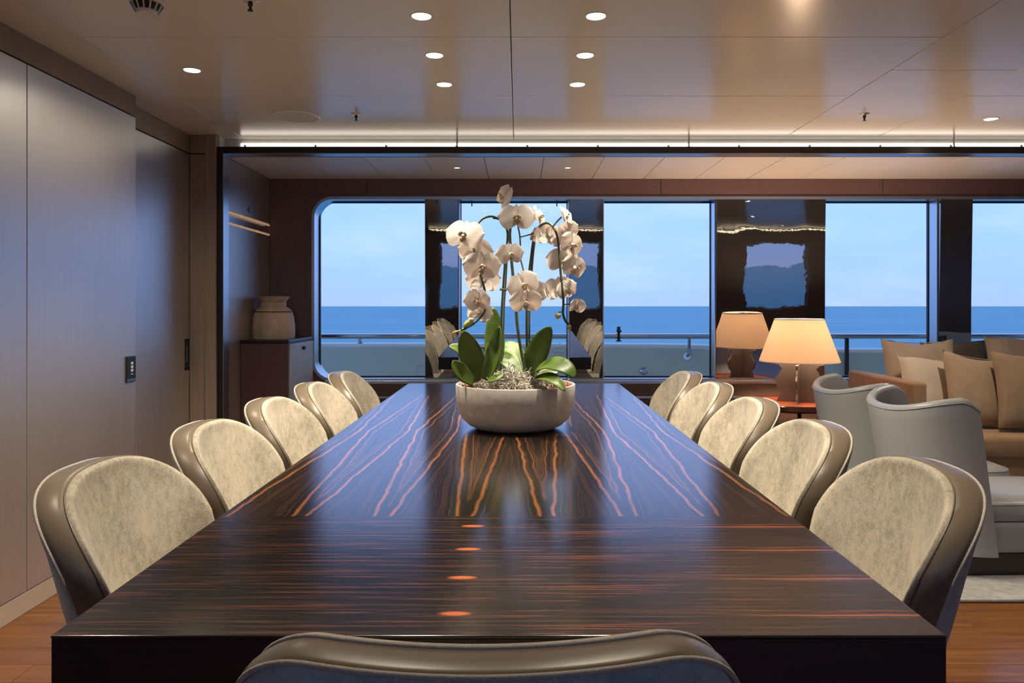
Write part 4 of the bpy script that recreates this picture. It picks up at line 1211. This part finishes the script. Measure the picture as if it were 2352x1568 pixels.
# --- sofa
so = thing('sofa', 'camel suede sofa along the windows piled with cushions', 'sofa', (3.6, 5.3, 0))
def rs(VF): return shift(VF, -3.6, -5.3, 0)
obj('base', rs(rbox(2.62, 4.78, 4.86, 5.8, 0.05, 0.30, 0.015, 2)), M['camel'], so, smooth=True, auto=40)
for a, b in ((2.622, 3.70), (3.704, 4.778)):
    obj('seat_cushion', rs(rbox(a, b, 4.785, 5.745, 0.305, 0.445, 0.04, 4)), M['camel'], so, smooth=True, auto=60)
for a, b in ((2.52, 2.615), (4.785, 4.88)):
    obj('arm', rs(rbox(a, b, 4.86, 5.83, 0.05, 0.773, 0.022, 3)), M['camel'], so, smooth=True, auto=60)
obj('sofa_back', rs(rbox(2.62, 4.78, 5.75, 5.85, 0.05, 0.74, 0.03, 3)), M['camel'], so, smooth=True, auto=60)
for X in (2.66, 4.74):
    for Y in (4.92, 5.76):
        obj('foot', rs(rbox(X - 0.03, X + 0.03, Y - 0.03, Y + 0.03, 0.017 if Y < 4.86 else 0.0, 0.05, 0.003, 1)), M['legs'], so)

def pillow(w, h, t, seed, nu=22, nv=22):
    rnd = random.Random(seed)
    V, F = [], []
    ph = [rnd.uniform(0, 6) for _ in range(6)]
    for side in (1, -1):
        for i in range(nu + 1):
            u = -1 + 2 * i / nu
            for j in range(nv + 1):
                v = -1 + 2 * j / nv
                puff = max(0.0, (1 - u ** 4)) ** 0.55 * max(0.0, (1 - v ** 4)) ** 0.55
                x = w / 2 * u * (1 - 0.075 * (1 - v * v) * abs(u) ** 3)
                z = h / 2 * v * (1 - 0.075 * (1 - u * u) * abs(v) ** 3)
                y = side * t / 2 * (puff * (0.82 + 0.18 * math.cos(u * 1.4) * math.cos(v * 1.2)))
                cr = abs(u) * abs(v)
                y += side * 0.008 * math.sin(9 * u * v + ph[0] + 4 * v) * cr + 0.006 * math.sin(5 * u + ph[1]) * puff
                z += 0.010 * math.sin(3 * u + ph[2]) * (v if v > 0 else 0)
                V.append((x, y, z + h / 2))
    m = (nu + 1) * (nv + 1)
    for s in range(2):
        for i in range(nu):
            for j in range(nv):
                a = s * m + i * (nv + 1) + j
                q = (a, a + nv + 1, a + nv + 2, a + 1)
                F.append(q if s == 0 else q[::-1])
    return V, F
def cushion(label, X, Y, Z, w, h, t, mt, rx, rz, ry, seed):
    o = thing('cushion', label, 'cushion', (X, Y, Z), 0, 'cushions on the sofa')
    o.rotation_euler = (math.radians(rx), math.radians(ry), math.radians(rz))
    c = obj('cover', pillow(w, h, t, seed), M[mt], o, smooth=True)
    edge = []
    for k in range(80):
        a = k / 80 * 4
        s, f = int(a), a - int(a)
        u, v = ((-1 + 2 * f, -1), (1, -1 + 2 * f), (1 - 2 * f, 1), (-1, 1 - 2 * f))[s]
        x = w / 2 * u * (1 - 0.075 * (1 - v * v) * abs(u) ** 3); z = h / 2 * v * (1 - 0.075 * (1 - u * u) * abs(v) ** 3)
        edge.append((x, 0, z + h / 2))
    obj('edge_seam', tube(edge, 0.003, 5, True), M[mt], o, smooth=True)
    return o
# rotation rx negative leans the top back towards the window
cushion('stone coloured cushion standing behind the cream one against the arm', 2.90, 5.44, 0.447, 0.52, 0.575, 0.16, 'cush_stone', -10, 0, 0, 1)
cushion('dark grey-brown cushion in the back row between two stone ones', 3.28, 5.61, 0.447, 0.50, 0.56, 0.12, 'cush_dark', -10, 0, -2, 2)
cushion('stone coloured cushion in the back row at the right edge', 3.65, 5.44, 0.447, 0.56, 0.595, 0.16, 'cush_stone', -10, 0, 2, 3)
cushion('cream cushion in the front row leaning by the sofa arm', 2.87, 5.21, 0.447, 0.46, 0.48, 0.14, 'cush_cream', -20, 4, 5, 4)
cushion('camel cushion in the middle of the front row', 3.10, 5.06, 0.447, 0.50, 0.51, 0.15, 'cush_camel', -21, 4, 8, 5)
cushion('brown cushion at the right end of the front row', 3.36, 4.905, 0.447, 0.52, 0.52, 0.15, 'cush_brown', -21, -3, 6, 6)
